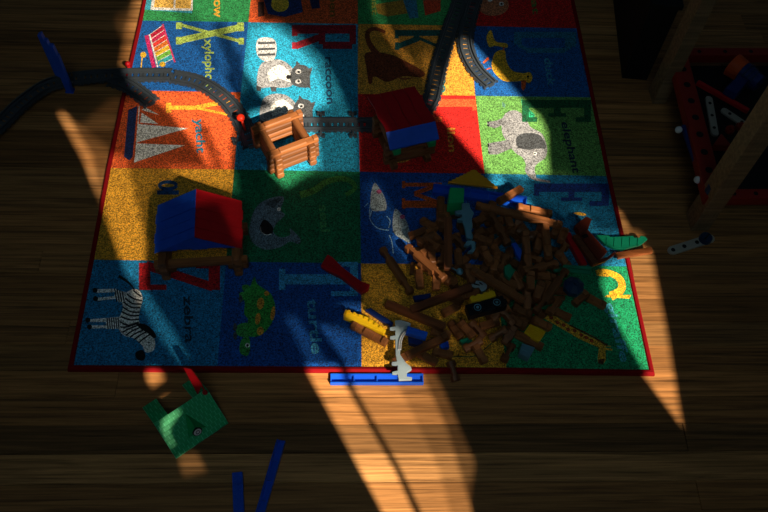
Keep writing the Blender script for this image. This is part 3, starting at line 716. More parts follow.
# green house roof on the floor
zr0 = .040
A = at(*P('f4',(115,310))[0], zr0); B = at(*P('f4',(375,140))[0], zr0)
Ee = at(*P('f4',(232,473))[0], .004)
d = (B - A); L = d.length; GMt = Matrix.Translation(Vector(((A.x + B.x) / 2, (A.y + B.y) / 2, 0))) @ Matrix.Rotation(math.atan2(d.y, d.x), 4, 'Z')
fe = -(GMt.inverted() @ Ee).y
gr = empty('house_roof', 'green shingled toy house roof with dormer lying on the floorboards', 'toy roof', mtx=GMt)
hl = L / 2
def panel(x0, x1, y0, z0, y1, z1, t=.003):
    vs = [(x0, y0, z0), (x1, y0, z0), (x1, y1, z1), (x0, y1, z1)]
    return vs + [(x, y, z + t) for x, y, z in vs], [(3, 2, 1, 0), (4, 5, 6, 7), (0, 1, 5, 4), (1, 2, 6, 5), (2, 3, 7, 6), (3, 0, 4, 7)]
def shingled(name, x0, x1, y0, z0, y1, z1, rows, parent):
    b = MB(); dn = Vector((0, y1 - y0, z1 - z0)); lit_gap = MB(); lit_gap.add(*panel(x0, x1, y0, z0, y1, z1)); nrm = Vector((1, 0, 0)).cross(dn).normalized()
    if nrm.z < 0: nrm = -nrm
    cw = .0085
    for r in range(rows):
        t0 = r / rows; t1 = (r + 1) / rows - .012
        x = x0 + .0006 - (cw / 2 if r % 2 else 0)
        while x < x1 - .0008:
            xa, xb = max(x, x0 + .0004), min(x + cw - .0011, x1 - .0004)
            if xb - xa > .0012:
                vs = []
                for up in (.003, .0044):
                    for xx, tt in ((xa, t0), (xb, t0), (xb, t1), (xa, t1)):
                        pt = Vector((xx, y0, z0)) + dn * tt; vs.append((pt.x, pt.y, pt.z + up))
                b.add(vs, [(4, 5, 6, 7), (0, 1, 5, 4), (1, 2, 6, 5), (2, 3, 7, 6), (3, 0, 4, 7)])
            x += cw
    o = lit_gap.build(name, M['lit_gap'], parent); b.build('shingles', M['green'], o)['kind'] = 'stuff'  # paler base shows in the gaps, painting light caught on shingle edges
    return o
shingled('roof_slope', -hl, hl, -fe, .001, 0, zr0 - .003, 9, gr)['label'] = 'front slope of green shingles'
ybk = fe * .85; zbk = zr0 - .003 - (zr0 - .004) * .80
shingled('roof_slope', -hl, -hl + L * .26, .0005, zr0 - .003, ybk, zbk, 4, gr)['label'] = 'left tab of the back slope'
shingled('roof_slope', hl - L * .27, hl, .0005, zr0 - .003, ybk * .9, zbk, 4, gr)['label'] = 'right tab of the back slope'
for sx in (-1, 1):
    MB().prism([(-fe + .006, 0), (ybk - .004, 0), (ybk - .004, zbk - .004), (0, zr0 - .006)], -.0012, .0012, Matrix.Translation((sx * (hl - .004), 0, 0)) @ Matrix.Rotation(PI / 2, 4, 'Z') @ Matrix.Rotation(PI / 2, 4, 'X')).build('gable_end', M['green'], gr)
# dormer: ridge from high on the slope out to the front
dx = (GMt.inverted() @ at(*P('f4',(330,350))[0], .03)).x; dm = empty('tmp', '', '', (0, 0, 0)); bpy.data.objects.remove(dm)
sl = lambda y: (zr0 - .003) + (zr0 - .004) * (y / fe) + .0035
yT, yF = -fe * .22, -fe * .80; zT = sl(yT); hw = .0165
b = MB()
b.add([(dx, yT, zT + .001), (dx, yF, zT + .009), (dx - hw, yF, sl(yF) + .001), (dx + hw, yF, sl(yF) + .001), (dx, yF + .004, zT - .002)], [(0, 2, 1), (0, 1, 3), (1, 2, 4), (1, 4, 3), (0, 4, 2), (0, 3, 4)])
dro = b.build('dormer', M['green'], gr)
zc = (sl(yF) + zT) / 2 + .003
fcn = Vector((0, -1, .45)).normalized(); fc = Vector((dx, yF - .0005, zc - .001))
wn = MB().cyl(fc, fc + fcn * .0025, .0078, 22).build('round_window', M['black'], dro)
MB().cyl(fc + fcn * .0025, fc + fcn * .0032, .0062, 22).build('pane', M['white'], wn)
MB().ring(fc + fcn * .0032, fcn, .0035, .0026, .0006).build('hub_ring', M['black'], wn)
# flag at the right ridge end
fx = hl - .006
fg = empty('toy_flag', 'small red flag on a pole stuck in the green house roof', 'flag', mtx=GMt @ Matrix.Translation((fx, -.004, zr0 - .002)))
MB().cyl((0, 0, .003), (-.001, .001, .036), .0016, 10).build('pole', M['red'], fg, smooth=True)
MB().cyl((0, 0, .0012), (0, 0, .004), .0042, 14).build('pole_base', M['red'], fg)
MB().prism([(-.001, .014), (-.001, .035), (-.030, .046), (-.042, .040), (-.020, .026)], -.0011, .0011, Matrix.Rotation(math.radians(-74), 4, 'Z') @ Matrix.Translation((0, 0, .034)) @ Matrix.Rotation(math.radians(-38), 4, 'X') @ Matrix.Translation((0, 0, -.034)) @ Matrix.Rotation(PI / 2, 4, 'X')).build('pennant', M['red'], fg)

def channel(name, pa, pb, w, h, label, mat=M['blue'], ribs=6, z=0, base_mtx=None, Lx=None, group=None):
    """U-shaped plastic beam open to the top"""
    m, L = (base_mtx, Lx) if base_mtx else frame(pa, pb, z + h)
    m = m.copy()
    if not base_mtx: m.translation.z = z
    r = empty(name, label, 'toy beam', mtx=m, group=group)
    MB().box(0, 0, .0012, L, w, .0022).build('web', mat, r)
    for s in (-1, 1): MB().box(0, s * (w / 2 - .0011), h / 2 + .001, L, .0022, h).build('flange', mat, r)
    for k in range(ribs):
        x = -L / 2 + .001 + (L - .002) * k / (ribs - 1)
        MB().box(x, 0, h / 2, .0018, w - .0046, h - .002).build('rib', mat, r)
    return r
channel('plastic_beam', (330.5, 378.5), (423.5, 378.5), .0175, .009, 'long blue channel beam on the floor along the rug\'s front edge', ribs=5, group='blue plastic beams')
channel('plastic_beam', (281, 440), (257.5, 521), .014, .009, 'blue channel beam slanting out of the bottom edge on the floor', ribs=5, group='blue plastic beams')
m, L = frame((237.2, 472), (239, 520), .008); m.translation.z = 0
r = empty('plastic_plank', 'flat blue studded plank on the floor left of the slanting blue beam', 'toy plank', mtx=m, group='blue plastic beams')
MB().box(0, 0, .004, L, .0165, .0075).build('plank_body', M['blue'], r, .0006)
st = MB()
for i in range(int(L / .0075)):
    for s in (-1, 1): st.cyl((-L / 2 + .004 + i * .0075, s * .0038, .0077), (-L / 2 + .004 + i * .0075, s * .0038, .0092), .0022, 10)
st.build('studs', M['blue'], r)['kind'] = 'stuff'
# red flared plank on the rug
zz = RUGZ + .0006
o = slab('plastic_plank', P('e3',(478,92),(503,52),(520,62),(556,98),(600,132),(628,152),(657,162),(652,178),(626,192),(600,172),(552,134),(500,108)), zz, .010, M['red'])
tag(o, 'red plastic plank with flared ends lying across the turtle square', 'toy plank')
ri = MB()
m, L = frame(*P('e3',(500,80),(640,176)), zz + .011); m.translation.z = .0102
ri.box(0, 0, .0008, L * .9, .0022, .0016)
for q in (-.38, .38): ri.box(L * q, 0, .0008, .003, .012, .0016)
q = ri.build('ridge', M['red'], o); q.matrix_world = m @ Matrix.Identity(4); q.matrix_parent_inverse = Matrix.Identity(4)
q.matrix_basis = Matrix.Translation(-o.location) @ Matrix.Translation((m.translation.x, m.translation.y, zz + .0102)) @ m.to_3x3().to_4x4()
# pale perforated strip with a dark bolt at the right
m, L = frame((668.5, 251.5), (714, 237), .004); m.translation.z = 0
st = empty('perforated_strip', 'pale grey plastic strip with holes lying alone on the dark floor right of the rug', 'toy strip', mtx=m)
poly = ell(-L / 2 + .009, 0, .009, .009, 0, 10, 90, 270) + ell(L / 2 - .009, 0, .009, .009, 0, 10, -90, 90)
MB().prism(poly, 0, .005).build('strip_body', M['strip'], st, .0006)
for x in (-L / 2 + .010, -L * .16, L * .12):
    MB().cyl((x, 0, .0048), (x, 0, .0054), .0042, 16).build('hole', M['dark'], st)
cp = at(706, 238, .012)
bo = empty('toy_bolt', 'dark blue round bolt head resting on the end of the pale perforated strip', 'toy bolt', (cp.x, cp.y, .0052))
MB().cyl((0, 0, .0006), (0, 0, .011), .0125, 20, .0115).build('head', M['navy'], bo, .001)
MB().box(0, 0, .0113, .018, .003, .0012, .8).build('slot', M['dark'], bo)

# ------------------------------------------------------------------ toy workbench at the right, in deep shade
def upright(name, pa, w1, w2, h, ang, parent, inv):
    a = at(*pa, 0); b = MB()
    m = Matrix.Translation((a.x, a.y, 0)) @ Matrix.Rotation(ang, 4, 'Z')
    for i in range(6):                                      # grooved face of the leg
        b.box(-w1 / 2 + w1 * (i + .5) / 6, 0, h / 2, w1 / 6 - .0012, w2, h, mtx=m)
    b.box(0, 0, h / 2, w1 - .001, w2 - .002, h - .002, mtx=m)
    o = b.build(name, M['leg'], parent); o.matrix_parent_inverse = inv; return o
wb_o = at(655, 103, 0)
wb = empty('toy_workbench', 'toy workbench with wooden legs and red perforated rails in the dark right corner', 'workbench', (wb_o.x, wb_o.y, 0))
inv = Matrix.Translation((-wb_o.x, -wb_o.y, 0))
pL1, pL2 = at(659, 103, 0), at(696, 226, 0)
dv = (pL2 - pL1).to_2d(); ang = math.atan2(dv.y, dv.x)
upright('leg', (657, 97), .030, .040, .75, ang + PI / 2, wb, inv); upright('leg', (697, 222), .036, .040, .75, ang + PI / 2, wb, inv)
nrm = Vector((-dv.y, dv.x)).normalized()
if nrm.x < 0: nrm = -nrm
depth = .42
for q in (pL1, pL2):
    x, y = topx((q.x + nrm.x * depth, q.y + nrm.y * depth, 0)); upright('leg', (x, y), .032, .040, .75, ang + PI / 2, wb, inv)
zt = .085
def bar(pa, pb, z, w, h, mat, name, holes=0, parent=None):
    """a rail of rectangular section on edge; its perforations are dark round eyelets"""
    d = pb - pa; L = d.length; m = Matrix.Translation(((pa.x + pb.x) / 2, (pa.y + pb.y) / 2, z)) @ Matrix.Rotation(math.atan2(d.y, d.x), 4, 'Z')
    o = MB().box(0, 0, 0, L, w, h, mtx=m).build(name, mat, parent, .001); o.matrix_parent_inverse = inv
    for i in range(holes):
        x = -L / 2 + L * (i + .5) / holes; e = MB()
        e.cyl(m @ Vector((x, 0, h / 2 - .0002)), m @ Vector((x, 0, h / 2 + .0006)), w * .2, 12)
        q = e.build('hole', M['dark'], o)
        q.matrix_parent_inverse = Matrix.Identity(4)
    return o
ex = dv.normalized()
A = at(678, 45, .1).to_2d(); B = at(717, 197, .1).to_2d()
bar(A, B, zt, .036, .022, M['dred'], 'rail', 9, wb)
bar(at(683, 126, .08).to_2d(), at(702, 181, .08).to_2d(), .080, .008, .010, M['dblue'], 'rod', 0, wb)
A2 = A + nrm * (depth - .05); B2 = B + nrm * (depth - .05)
bar(A2, B2, zt, .026, .022, M['dred'], 'rail', 9, wb)
bar(B + nrm * .016 - ex * .01, B2 - nrm * .016 - ex * .01, zt, .022, .022, M['dred'], 'rail', 8, wb); bar(A + nrm * .016 + ex * .015, A2 - nrm * .016 + ex * .015, zt, .022, .022, M['dred'], 'rail', 6, wb)
tr = MB().prism([(v.x, v.y) for v in (A + nrm * .014 + ex * .027, B + nrm * .014 - ex * .022, B2 - nrm * .014 - ex * .022, A2 - nrm * .014 + ex * .027)], .060, .066).build('tray', M['dark'], wb); tr.matrix_parent_inverse = inv
trz = .0662
bar(pL1.to_2d() + nrm * .3 - ex * .02, pL2.to_2d() + nrm * .3, .70, .05, .03, M['dred'], 'top_rail', 10, wb)
for pa in ((674, 57), (714, 187)):
    a = at(*pa, .11); o = MB().cyl((a.x, a.y, .0962), (a.x, a.y, .112), .012, 18, .011).build('bolt', M['navy'], wb); o.matrix_parent_inverse = inv
for pa in ((681, 128), (700, 178)):
    a = at(*pa, .085) - Vector((.004, .002, 0)); o = MB().sphere((a.x, a.y, .082), .0075).build('glint_ball', M['metal'], wb, smooth=True); o.matrix_parent_inverse = inv  # pale balls standing in for white glints beside the rail
# things on the tray
def on_tray(px): a = at(*px, trz + .01); return Vector((a.x, a.y, trz))
a = on_tray((729, 70)); dr = empty('toy_drill', 'orange and blue toy drill lying in the dark workbench tray', 'toy drill', (a.x, a.y, trz), -.9); dr.scale = (1.35, 1.35, 1.35)
MB().cyl((0, 0, .0195), (.020, 0, .0195), .019, 22, .017).build('motor_cap', M['orange'], dr, .001); MB().cyl((-.002, 0, .0195), (0, 0, .0195), .006, 14).build('cap_button', M['mustard'], dr)
MB().cyl((.020, 0, .0195), (.052, 0, .0195), .0165, 22, .013).build('barrel', M['dblue'], dr)
h_ = MB(); h_.prism([(.022, -.012), (.040, -.012), (.046, -.052), (.026, -.055)], .008, .026); h_.build('handle', M['dblue'], dr, .002)
for k in range(3): MB().ring((.026 + k * .007, 0, .0195), (1, 0, 0), .0178 - k * .0012, .015 - k * .001, .003).build('grip_ring', M['navy'], dr)
pa, pb = on_tray((697, 83)), on_tray((748, 112)); d = pb - pa
o = MB().box(0, 0, .005, d.length, .009, .010).build('toy_stick', M['red'], None, .001); o.location = (*((pa + pb) / 2).to_2d(), trz + .0065); o.rotation_euler = (0, 0, math.atan2(d.y, d.x)); tag(o, 'red plastic stick lying diagonally in the workbench tray', 'toy stick')
for (p1, p2, lb) in (((710, 97), (716, 131), 'pale perforated strip nearest the front red rail in the workbench tray'), ((726, 109), (760, 132), 'pale perforated strip slanting across the right of the workbench tray')):
    pa, pb = on_tray(p1), on_tray(p2); d = pb - pa; L = d.length
    r = empty('perforated_strip', lb, 'toy strip', ((pa.x + pb.x) / 2, (pa.y + pb.y) / 2, trz), math.atan2(d.y, d.x), 'strips in the workbench tray')
    MB().prism(ell(-L / 2, 0, .0075, .0075, 0, 8, 90, 270) + ell(L / 2, 0, .0075, .0075, 0, 8, -90, 90), 0.0004, .0055).build('strip_body', M['strip'], r, .0005)
    for k in range(3): MB().cyl((-L * .36 + L * .36 * k, 0, .0053), (-L * .36 + L * .36 * k, 0, .006), .0034, 12).build('hole', M['dark'], r)
for px, lb in (((731, 128), 'dark red round spool nearer the front of the tray'), ((741, 125), 'dark red round spool behind its twin in the tray')):
    a = on_tray(px); r = empty('toy_spool', lb, 'toy spool', (a.x, a.y, trz)); MB().cyl((0, 0, .0004), (0, 0, .008), .009, 18).build('spool_base', M['dred'], r); MB().sphere((0, 0, .011), .006).build('spool_top', M['dred'], r, smooth=True)
a = on_tray((720, 143)); o = MB().prism([(-.02, -.012), (.018, -.014), (.004, .018)], 0, .018).build('toy_wedge', M['dred'], None, .001); o.location = (a.x, a.y, trz + .0005); tag(o, 'dark red wedge block at the near end of the workbench tray', 'toy block')
# black storage bin behind the bench
q = [at(*p, 0) for p in ((606, -40), (622, 78), (657, 81))]
bx = empty('storage_bin', 'black box standing in the dark upper right beyond the rug', 'storage box', (q[1].x, q[1].y, 0), math.atan2((q[2] - q[1]).y, (q[2] - q[1]).x))
BH = .20; bw_, bd_ = .055, .34
for nm_, bxx in (('box_side', (bw_ / 2, .004, BH / 2, bw_, .008, BH)), ('box_side', (bw_ / 2, bd_, BH / 2, bw_, .008, BH)), ('box_side', (.004, bd_ / 2, BH / 2, .008, bd_ - .01, BH)), ('box_side', (bw_ - .004, bd_ / 2, BH / 2, .008, bd_ - .01, BH)), ('box_bottom', (bw_ / 2, bd_ / 2, .005, bw_ - .018, bd_ - .014, .009))):
    MB().box(*bxx).build(nm_, M['dark'], bx)
MB().box(bw_ / 2, bd_ / 2 + .002, BH + .007, bw_ + .012, bd_ + .016, .012).build('lid', M['dark'], bx, .002)

# ------------------------------------------------------------------ the heap
HEAP = dict()
def base_z(pts, grow=1.0):
    m = inpoly([(v.x, v.y) for v in pts]); return (HM[m].max() if m.any() else RUGZ), m
def stack_slab(name, pts, th, mat, z=None, bevel=.0006, tilt=None):
    w = outl(pts, RUGZ + .02); zb, m = base_z(w)
    if z is None: z = zb + .0006
    w = outl(pts, z + th); zb, m = base_z(w)
    o = slab(name, pts, z, th, mat, None, bevel); HM[m] = np.maximum(HM[m], z + th + .0004); return o, z
HC = at(500, 264, .02); HRX, HRY = .185, .185
BONUS = [0.0]
def crest(x, y):
    q = 1 - ((x - HC.x) / HRX) ** 2 - ((y - HC.y) / HRY) ** 2
    return RUGZ + .0008 + max(0, q) * .040 + BONUS[0]
def put(kind, p1, p2, grp='logs in the heap', name='wooden_log', roll=None, lab=None, lift=0):
    zc = RUGZ + LH
    h = .0157 if kind not in 'fr' else (.0094 if kind == 'f' else .0084); w = .0163 if kind != 'r' else .0085
    L = LEN[kind]
    za = zb2 = zc
    for it in range(10):
        if it:
            k = .5 if it < 9 else 1.0
            za += (a - b * L / 2 + h * .6 - za) * k; zb2 += (a + b * L / 2 + h * .6 - zb2) * k
        A = at(*p1, za); B = at(*p2, zb2)
        c = (A + B) / 2; d = (B - A).to_2d(); u = d.normalized()
        a, b, m, top = settle(c.x, c.y, u.x, u.y, L, w, h)
        e1 = a - b * L / 2; e2 = a + b * L / 2
        e1 = min(e1, crest(c.x - u.x * L / 2, c.y - u.y * L / 2)); e2 = min(e2, crest(c.x + u.x * L / 2, c.y + u.y * L / 2))
        a = (e1 + e2) / 2; b = (e2 - e1) / L
    sv = ((XX[m] - c.x) * u.x + (YY[m] - c.y) * u.y); HM[m] = np.maximum(HM[m], a + b * sv + h)
    be = math.atan(b); zc = a + h * math.sqrt(1 + b * b) / 2 + .0004
    if roll is None: roll = random.choice((0, 0, PI / 2)) if kind not in 'f' else 0
    mt = Matrix.Translation((c.x, c.y, zc + lift)) @ Matrix.Rotation(math.atan2(u.y, u.x), 4, 'Z') @ Matrix.Rotation(-be, 4, 'Y') @ Matrix.Rotation(roll, 4, 'X')
    o = add_log(kind, mt, grp, lab, name); LOGS.append((o, kind, p1, p2))
    return o

# pieces that lie low, straight on the rug
m_, L_ = frame((433, 188), (527, 201), RUGZ + .011); m_.translation.z = RUGZ + .0008
channel('plastic_beam', None, None, .022, .010, 'long blue beam under the yellow stepped gable behind the log heap', base_mtx=m_, Lx=L_, ribs=6, group='blue plastic beams')
c = m_.translation; HM[rect(c.x, c.y, m_[0][0], m_[1][0], L_, .022)] = RUGZ + .0125
o, z = stack_slab('paddle_plank', P('f7',(125,170),(155,164),(243,325),(215,336)), .012, M['red']); tag(o, 'dark red plank at the right of the heap beside the brown wagon shell', 'toy plank')
o, z = stack_slab('paddle_plank', P('f7',(168,180),(193,174),(300,318),(270,330)), .010, M['plank']); tag(o, 'dark brown plank between the red plank and brown wagon shell', 'toy plank')
# brown wagon shell
ws, z = stack_slab('wagon_shell', P('f7',(197,172),(246,152),(345,262),(302,310)), .014, M['brown'], z=RUGZ + .001); tag(ws, 'brown plastic wagon shell with raised hood, resting at the heap\'s right edge', 'toy wagon')
def kid(pts, z, th, mat, name, par):
    o = slab(name, pts, z, th, mat, par); o.location = o.location - par.location; return o
kid(P('f7',(180,128),(236,83),(265,97),(246,150),(203,172)), z + .0145, .014, M['brown'], 'hood', ws); kid(P('f7',(212,180),(240,170),(250,186),(222,198)), z + .0143, .0015, M['dark'], 'hatch', ws)
kid(P('f7',(268,338),(302,305),(345,290),(390,258),(380,282),(335,312)), z + .0145, .006, M['brown'], 'side_rail', ws)
o, z = stack_slab('leafy_canopy', P('f7',(288,178),(350,180),(360,188),(420,186),(478,182),(482,192),(510,192),(515,182),(540,186),(551,200),(520,226),(470,240),(430,251),(380,246),(330,222)), .006, M['teal'], z=.0135); tag(o, 'green plastic leaf shaped canopy lying over the rug\'s right border', 'toy canopy')
for k in range(5):
    x = 340 + k * 40; kid(P('f7',(x, 190),(x + 4, 190),(x + 2, 236),(x - 2, 236)), z + .0062, .0012, M['teal'], 'rib', o)
o, z = stack_slab('flat_stick', P('f7',(385,268),(572,240),(578,268),(400,297)), .006, M['stick'], z=.0135); tag(o, 'flat brown wooden stick reaching past the rug\'s right border onto the floor', 'toy stick')

# deep layer: short logs that fill the heap's bed
bed = P('p',(430,222),(470,212),(520,215),(556,235),(565,262),(560,292),(548,312),(520,322),(495,318),(465,300),(436,282),(424,250))
bw = outl(bed, RUGZ)
rb = random.Random(21); spots = []
def inside(x, y, poly):
    r = False
    for i in range(len(poly)):
        (x1, y1), (x2, y2) = poly[i], poly[(i + 1) % len(poly)]
        if (y1 > y) != (y2 > y) and x < (x2 - x1) * (y - y1) / (y2 - y1) + x1: r = not r
    return r
PRUNE = set()
cnt = 0; tries = 0
while cnt < 60 and tries < 4000:
    tries += 1
    x = rb.uniform(420, 570); y = rb.uniform(208, 325)
    if not inside(x, y, bed) or any((x - a) ** 2 + (y - b) ** 2 < 11.5 ** 2 for a, b in spots): continue
    spots.append((x, y)); a = rb.uniform(0, PI)
    k = '1' if rb.random() < .82 else '2'; l = 10 if k == '1' else 20
    put(k, (x - l * math.cos(a), y - l * math.sin(a) * .8), (x + l * math.cos(a), y + l * math.sin(a) * .8)); cnt += 1

# coloured pieces amongst the logs
def box_piece(name, pts, th, mat, label, cat, z=None):
    o, zz_ = stack_slab(name, pts, th, mat, z); tag(o, label, cat); return o, zz_
o, z = box_piece('plastic_scrap', P('g5',(140,85),(165,78),(205,130),(195,190),(170,160)), .008, M['blue'], 'small bright blue piece sunk between logs in the heap\'s middle', 'toy piece')
o, z = box_piece('plastic_scrap', P('g5',(90,230),(125,215),(160,260),(130,310),(95,280)), .010, M['teal'], 'small teal green piece showing between logs at the heap\'s centre', 'toy piece')
o, z = box_piece('plastic_scrap', P('g7',(60,270),(115,262),(125,300),(70,312)), .010, M['blue'], 'bright blue scrap beside the lit log end at the rug\'s front edge', 'toy piece')
o, z = box_piece('plastic_scrap', P('f5',(450,30),(540,15),(545,40),(460,55)), .008, M['dblue'], 'dark blue bar on the yellow square left of the heap', 'toy piece')
o, z = box_piece('plastic_scrap', P('g7',(190,255),(245,238),(275,262),(215,290)), .010, M['teal'], 'dark teal piece under the logs on the yellow square', 'toy piece')
o, z = box_piece('plastic_scrap', P('f5',(205,100),(235,92),(350,165),(340,190)), .008, M['dblue'], 'dark blue strip behind the yellow stepped piece', 'toy piece')

# small striped grey piece
o, z = stack_slab('striped_piece', curve(P('g4',(258,360),(290,325),(340,330),(365,352),(355,385),(310,398),(270,388)), 3, closed=True), .011, M['grey']); tag(o, 'small pale grey piece with black stripes beside the black wagon', 'toy piece')
for a, b in (((282,338),(318,352)), ((268,362),(300,378)), ((318,330),(338,350))): q = kid(P('g4', a, (b[0], b[1] - 3), (b[0], b[1] + 4), (a[0] - 3, a[1] + 9)), z + .0112, .0012, M['black'], 'stripe', o)
# black wagon on its side, wheels up, with yellow load
m_, L_ = frame(*P('f8',(128,232),(330,178)), .05); c = m_.translation; u = (m_[0][0], m_[1][0])
mk = rect(c.x, c.y, u[0], u[1], .075, .027); zb = HM[mk].max() + .0006
wg = empty('toy_wagon', 'black toy wagon tipped on its side with wheels up and a yellow load', 'toy wagon', mtx=Matrix.Translation((c.x, c.y, zb)) @ m_.to_3x3().to_4x4())
MB().box(0, 0, .009, .070, .022, .018).build('chassis', M['black'], wg, .0012); MB().box(.037, .002, .009, .006, .008, .006).build('coupling', M['black'], wg); MB().box(0, -.003, .0195, .064, .004, .003).build('running_board', M['black'], wg)
for x in (-.018, .0178):
    wh = MB().cyl((x, -.002, .0182), (x, -.002, .0235), .0088, 24).build('wheel', M['black'], wg); MB().ring((x, -.002, .0235), (0, 0, 1), .0066, .0052, .0008).build('rim', M['bluegrey'], wh); MB().cyl((x, -.002, .0235), (x, -.002, .0246), .0026, 12).build('axle_cap', M['bluegrey'], wh)
yl = MB(); yl.box(.000, .0165, .011, .046, .0105, .020)
yo = yl.build('load_box', M['yellow'], wg, .0006)
for k in range(4): MB().box(-.0172 + .0115 * k, .0228, .014, .006, .0022, .012).build('tooth', M['yellow'], yo)
HM[mk] = zb + .025
low = [ # lower visible logs: kind, ends in the photo
 ('3',(385,253),(408,288)),('1',(411,236),(425,230)),('1',(428.6,230),(439,241)),('1',(421,241),(431,236)),('1',(427,240),(438,248)),('1',(431,249),(432.5,262)),
 ('1',(442,217),(443,229)),('1',(424,222),(433,226)),('r',(413,262),(411.5,275)),('1',(418.5,271),(420,287)),('1',(437,273),(436,288)),('2',(441,197),(440,224)),
 ('1',(475,222),(488,216)),('1',(488,232),(500,227)),('1',(519,230),(532,236)),('1',(494,238),(497,255)),('1',(553,237),(560,222)),('1',(558,256),(566,245)),
 ('1',(497,256),(492.5,273)),('1',(506,255),(500,271)),('1',(489,258),(484,271)),('1',(458,250),(459,266)),('1',(453,237),(465,247)),('1',(467,264),(472,283)),
 ('1',(537,275),(554,278)),('1',(513,274),(520,288)),('1',(502,277),(514,285)),('1',(527,292),(527,308)),('r',(554,294),(566,294)),('2',(515,333),(534,343)),
 ('1',(553,310),(570,318)),('1',(573.6,305),(587,291)),('1',(587,297),(605.6,306.5)),('1',(444,313),(458,305.5)),('1',(450,322),(461,338)),('1',(460.5,322.5),(472.5,336)),
 ('1',(471,322),(484,337)),('1',(481,326.5),(498,321.5)),('1',(489,339.5),(507,332.5)),('1',(465,349),(481,340)),('1',(475,345),(485,363)),('1',(433,351.5),(452,355.5)),
 ('1',(450.5,361),(457,379)),('1',(432,331),(450,334.5)),('1',(503.5,361),(512.5,344)),('1',(505,342.5),(514,328)),('1',(504,312),(511,322)),('1',(511,318),(523,326)),
 ('1',(419,353),(437,363)),('2',(352.5,325),(386,342.5)),('1',(560,243),(566,228)),('1',(537,250),(541,236)),('1',(481,243),(474,256)),('1',(441,262),(444,248)),
 ('1',(447,296),(460,300)),('1',(516,308),(528,314)),('1',(494,318),(503,306)),('1',(549,283),(541,297)),('1',(511,228),(507,214)),('1',(470,228),(463,217))]
for k, a, b in low: put(k, a, b)
top = [
 ('f',(388.5,305),(442,326)),('3',(406.7,249),(445,279)),('f',(448,216),(448,272)),('2',(491,214),(508,244)),('2',(526,238),(527.5,262)),('2',(545,226),(548.6,258)),
 ('2',(521,271.5),(559,263)),('3',(475,271),(521,299)),('f',(417,308.5),(466,288)),('3',(563.4,274),(538.5,308)),('1',(530.6,273),(530.6,289)),('1',(542,281),(536,300)),
 ('1',(474.5,236),(492,243)),('2',(519.7,208),(548.6,213.8)),('1',(533,319.5),(550,328)),('1',(548,314),(560,299)),('3',(397,361),(444,337)),('1',(484,249),(490,262))]
BONUS[0] = .013
for k, a, b in top: put(k, a, b)
put('5', (481.5, 206), (556, 224)); put('2', (498, 206.5), (520.5, 188.6))

def ridge_plate(name, L, h, th, mat, steps=7):
    """stepped triangular gable plate, L long and h tall, in its own x-y plane"""
    up = []
    for i in range(steps):
        x = -L / 2 + L / 2 * i / steps; y = h * i / steps; up += [(x, y + h / steps * .55), (x + L / 2 / steps, y + h / steps)]
    mir = [(-x, y) for x, y in up[::-1]]
    return MB().prism([(-L / 2, 0)] + up + mir + [(L / 2, 0)], 0, th)
# mustard gable leaning on the blue beam
m_, L_ = frame((446.5, 184), (498.5, 189.5), RUGZ + .014)
o = ridge_plate('', .097, .034, .007, M['mustard']).build('gable_plate', M['mustard'], None, .0005)
o.matrix_world = Matrix.Translation((m_.translation.x, m_.translation.y, RUGZ + .0145)) @ m_.to_3x3().to_4x4() @ Matrix.Rotation(math.radians(12), 4, 'X'); tag(o, 'mustard yellow stepped gable plate leaning on the long blue beam', 'toy gable')
# green cube
tp = P('g2',(127,45),(222,50),(217,145),(117,150))
zt_ = .062; w = outl(tp, zt_); c = sum(w, Vector((0, 0))) / 4
gb = empty('plastic_block', 'bright green square block standing at the back left of the heap', 'toy block', (c.x, c.y, RUGZ + .0135))
MB().prism([(p.x - c.x, p.y - c.y) for p in w], 0, zt_ - RUGZ - .0175).build('block_body', M['green'], gb, .0006)
MB().prism([((p.x - c.x) * .97, (p.y - c.y) * .97) for p in w], zt_ - RUGZ - .0174, zt_ - RUGZ - .0135).build('block_top', M['green'], gb, .0005)
HM[inpoly([(v.x, v.y) for v in w])] = zt_ + .001
# blue-grey toothed strip
o, z = stack_slab('toothed_strip', P('g2',(205,148),(252,146),(258,180),(282,210),(268,240),(272,300),(262,318),(278,360),(268,378),(235,372),(222,300),(210,260),(178,258),(175,246),(205,238),(205,222),(165,214),(160,196),(205,190)), .008, M['bluegrey']); tag(o, 'blue grey plastic strip with side teeth, lying on logs below the green block', 'toy strip')
o, z = stack_slab('plastic_claw', P('g4',(218,95),(240,68),(285,68),(295,110),(275,140),(240,140),(270,118),(262,92),(240,104)), .008, M['bluegrey']); tag(o, 'blue grey hook shaped piece just below the toothed strip', 'toy piece')
# pale blue-green bulb with stem
b0 = at(*P('g4',(190,268))[0], .055); mk = rect(b0.x, b0.y, 1, 0, .02, .02); zb = HM[mk].max() + .0005
bl_ = empty('toy_bulb', 'small pale blue bulb with a thin stem lying on the heap\'s left', 'toy bulb', (b0.x, b0.y, zb))
MB().sphere((0, 0, .0065), .0065).build('bulb', M['bluegrey'], bl_, smooth=True); MB().cyl((-.005, .001, .0065), (-.015, .006, .009), .0015, 8).build('stem', M['bluegrey'], bl_)
HM[mk] = zb + .0135
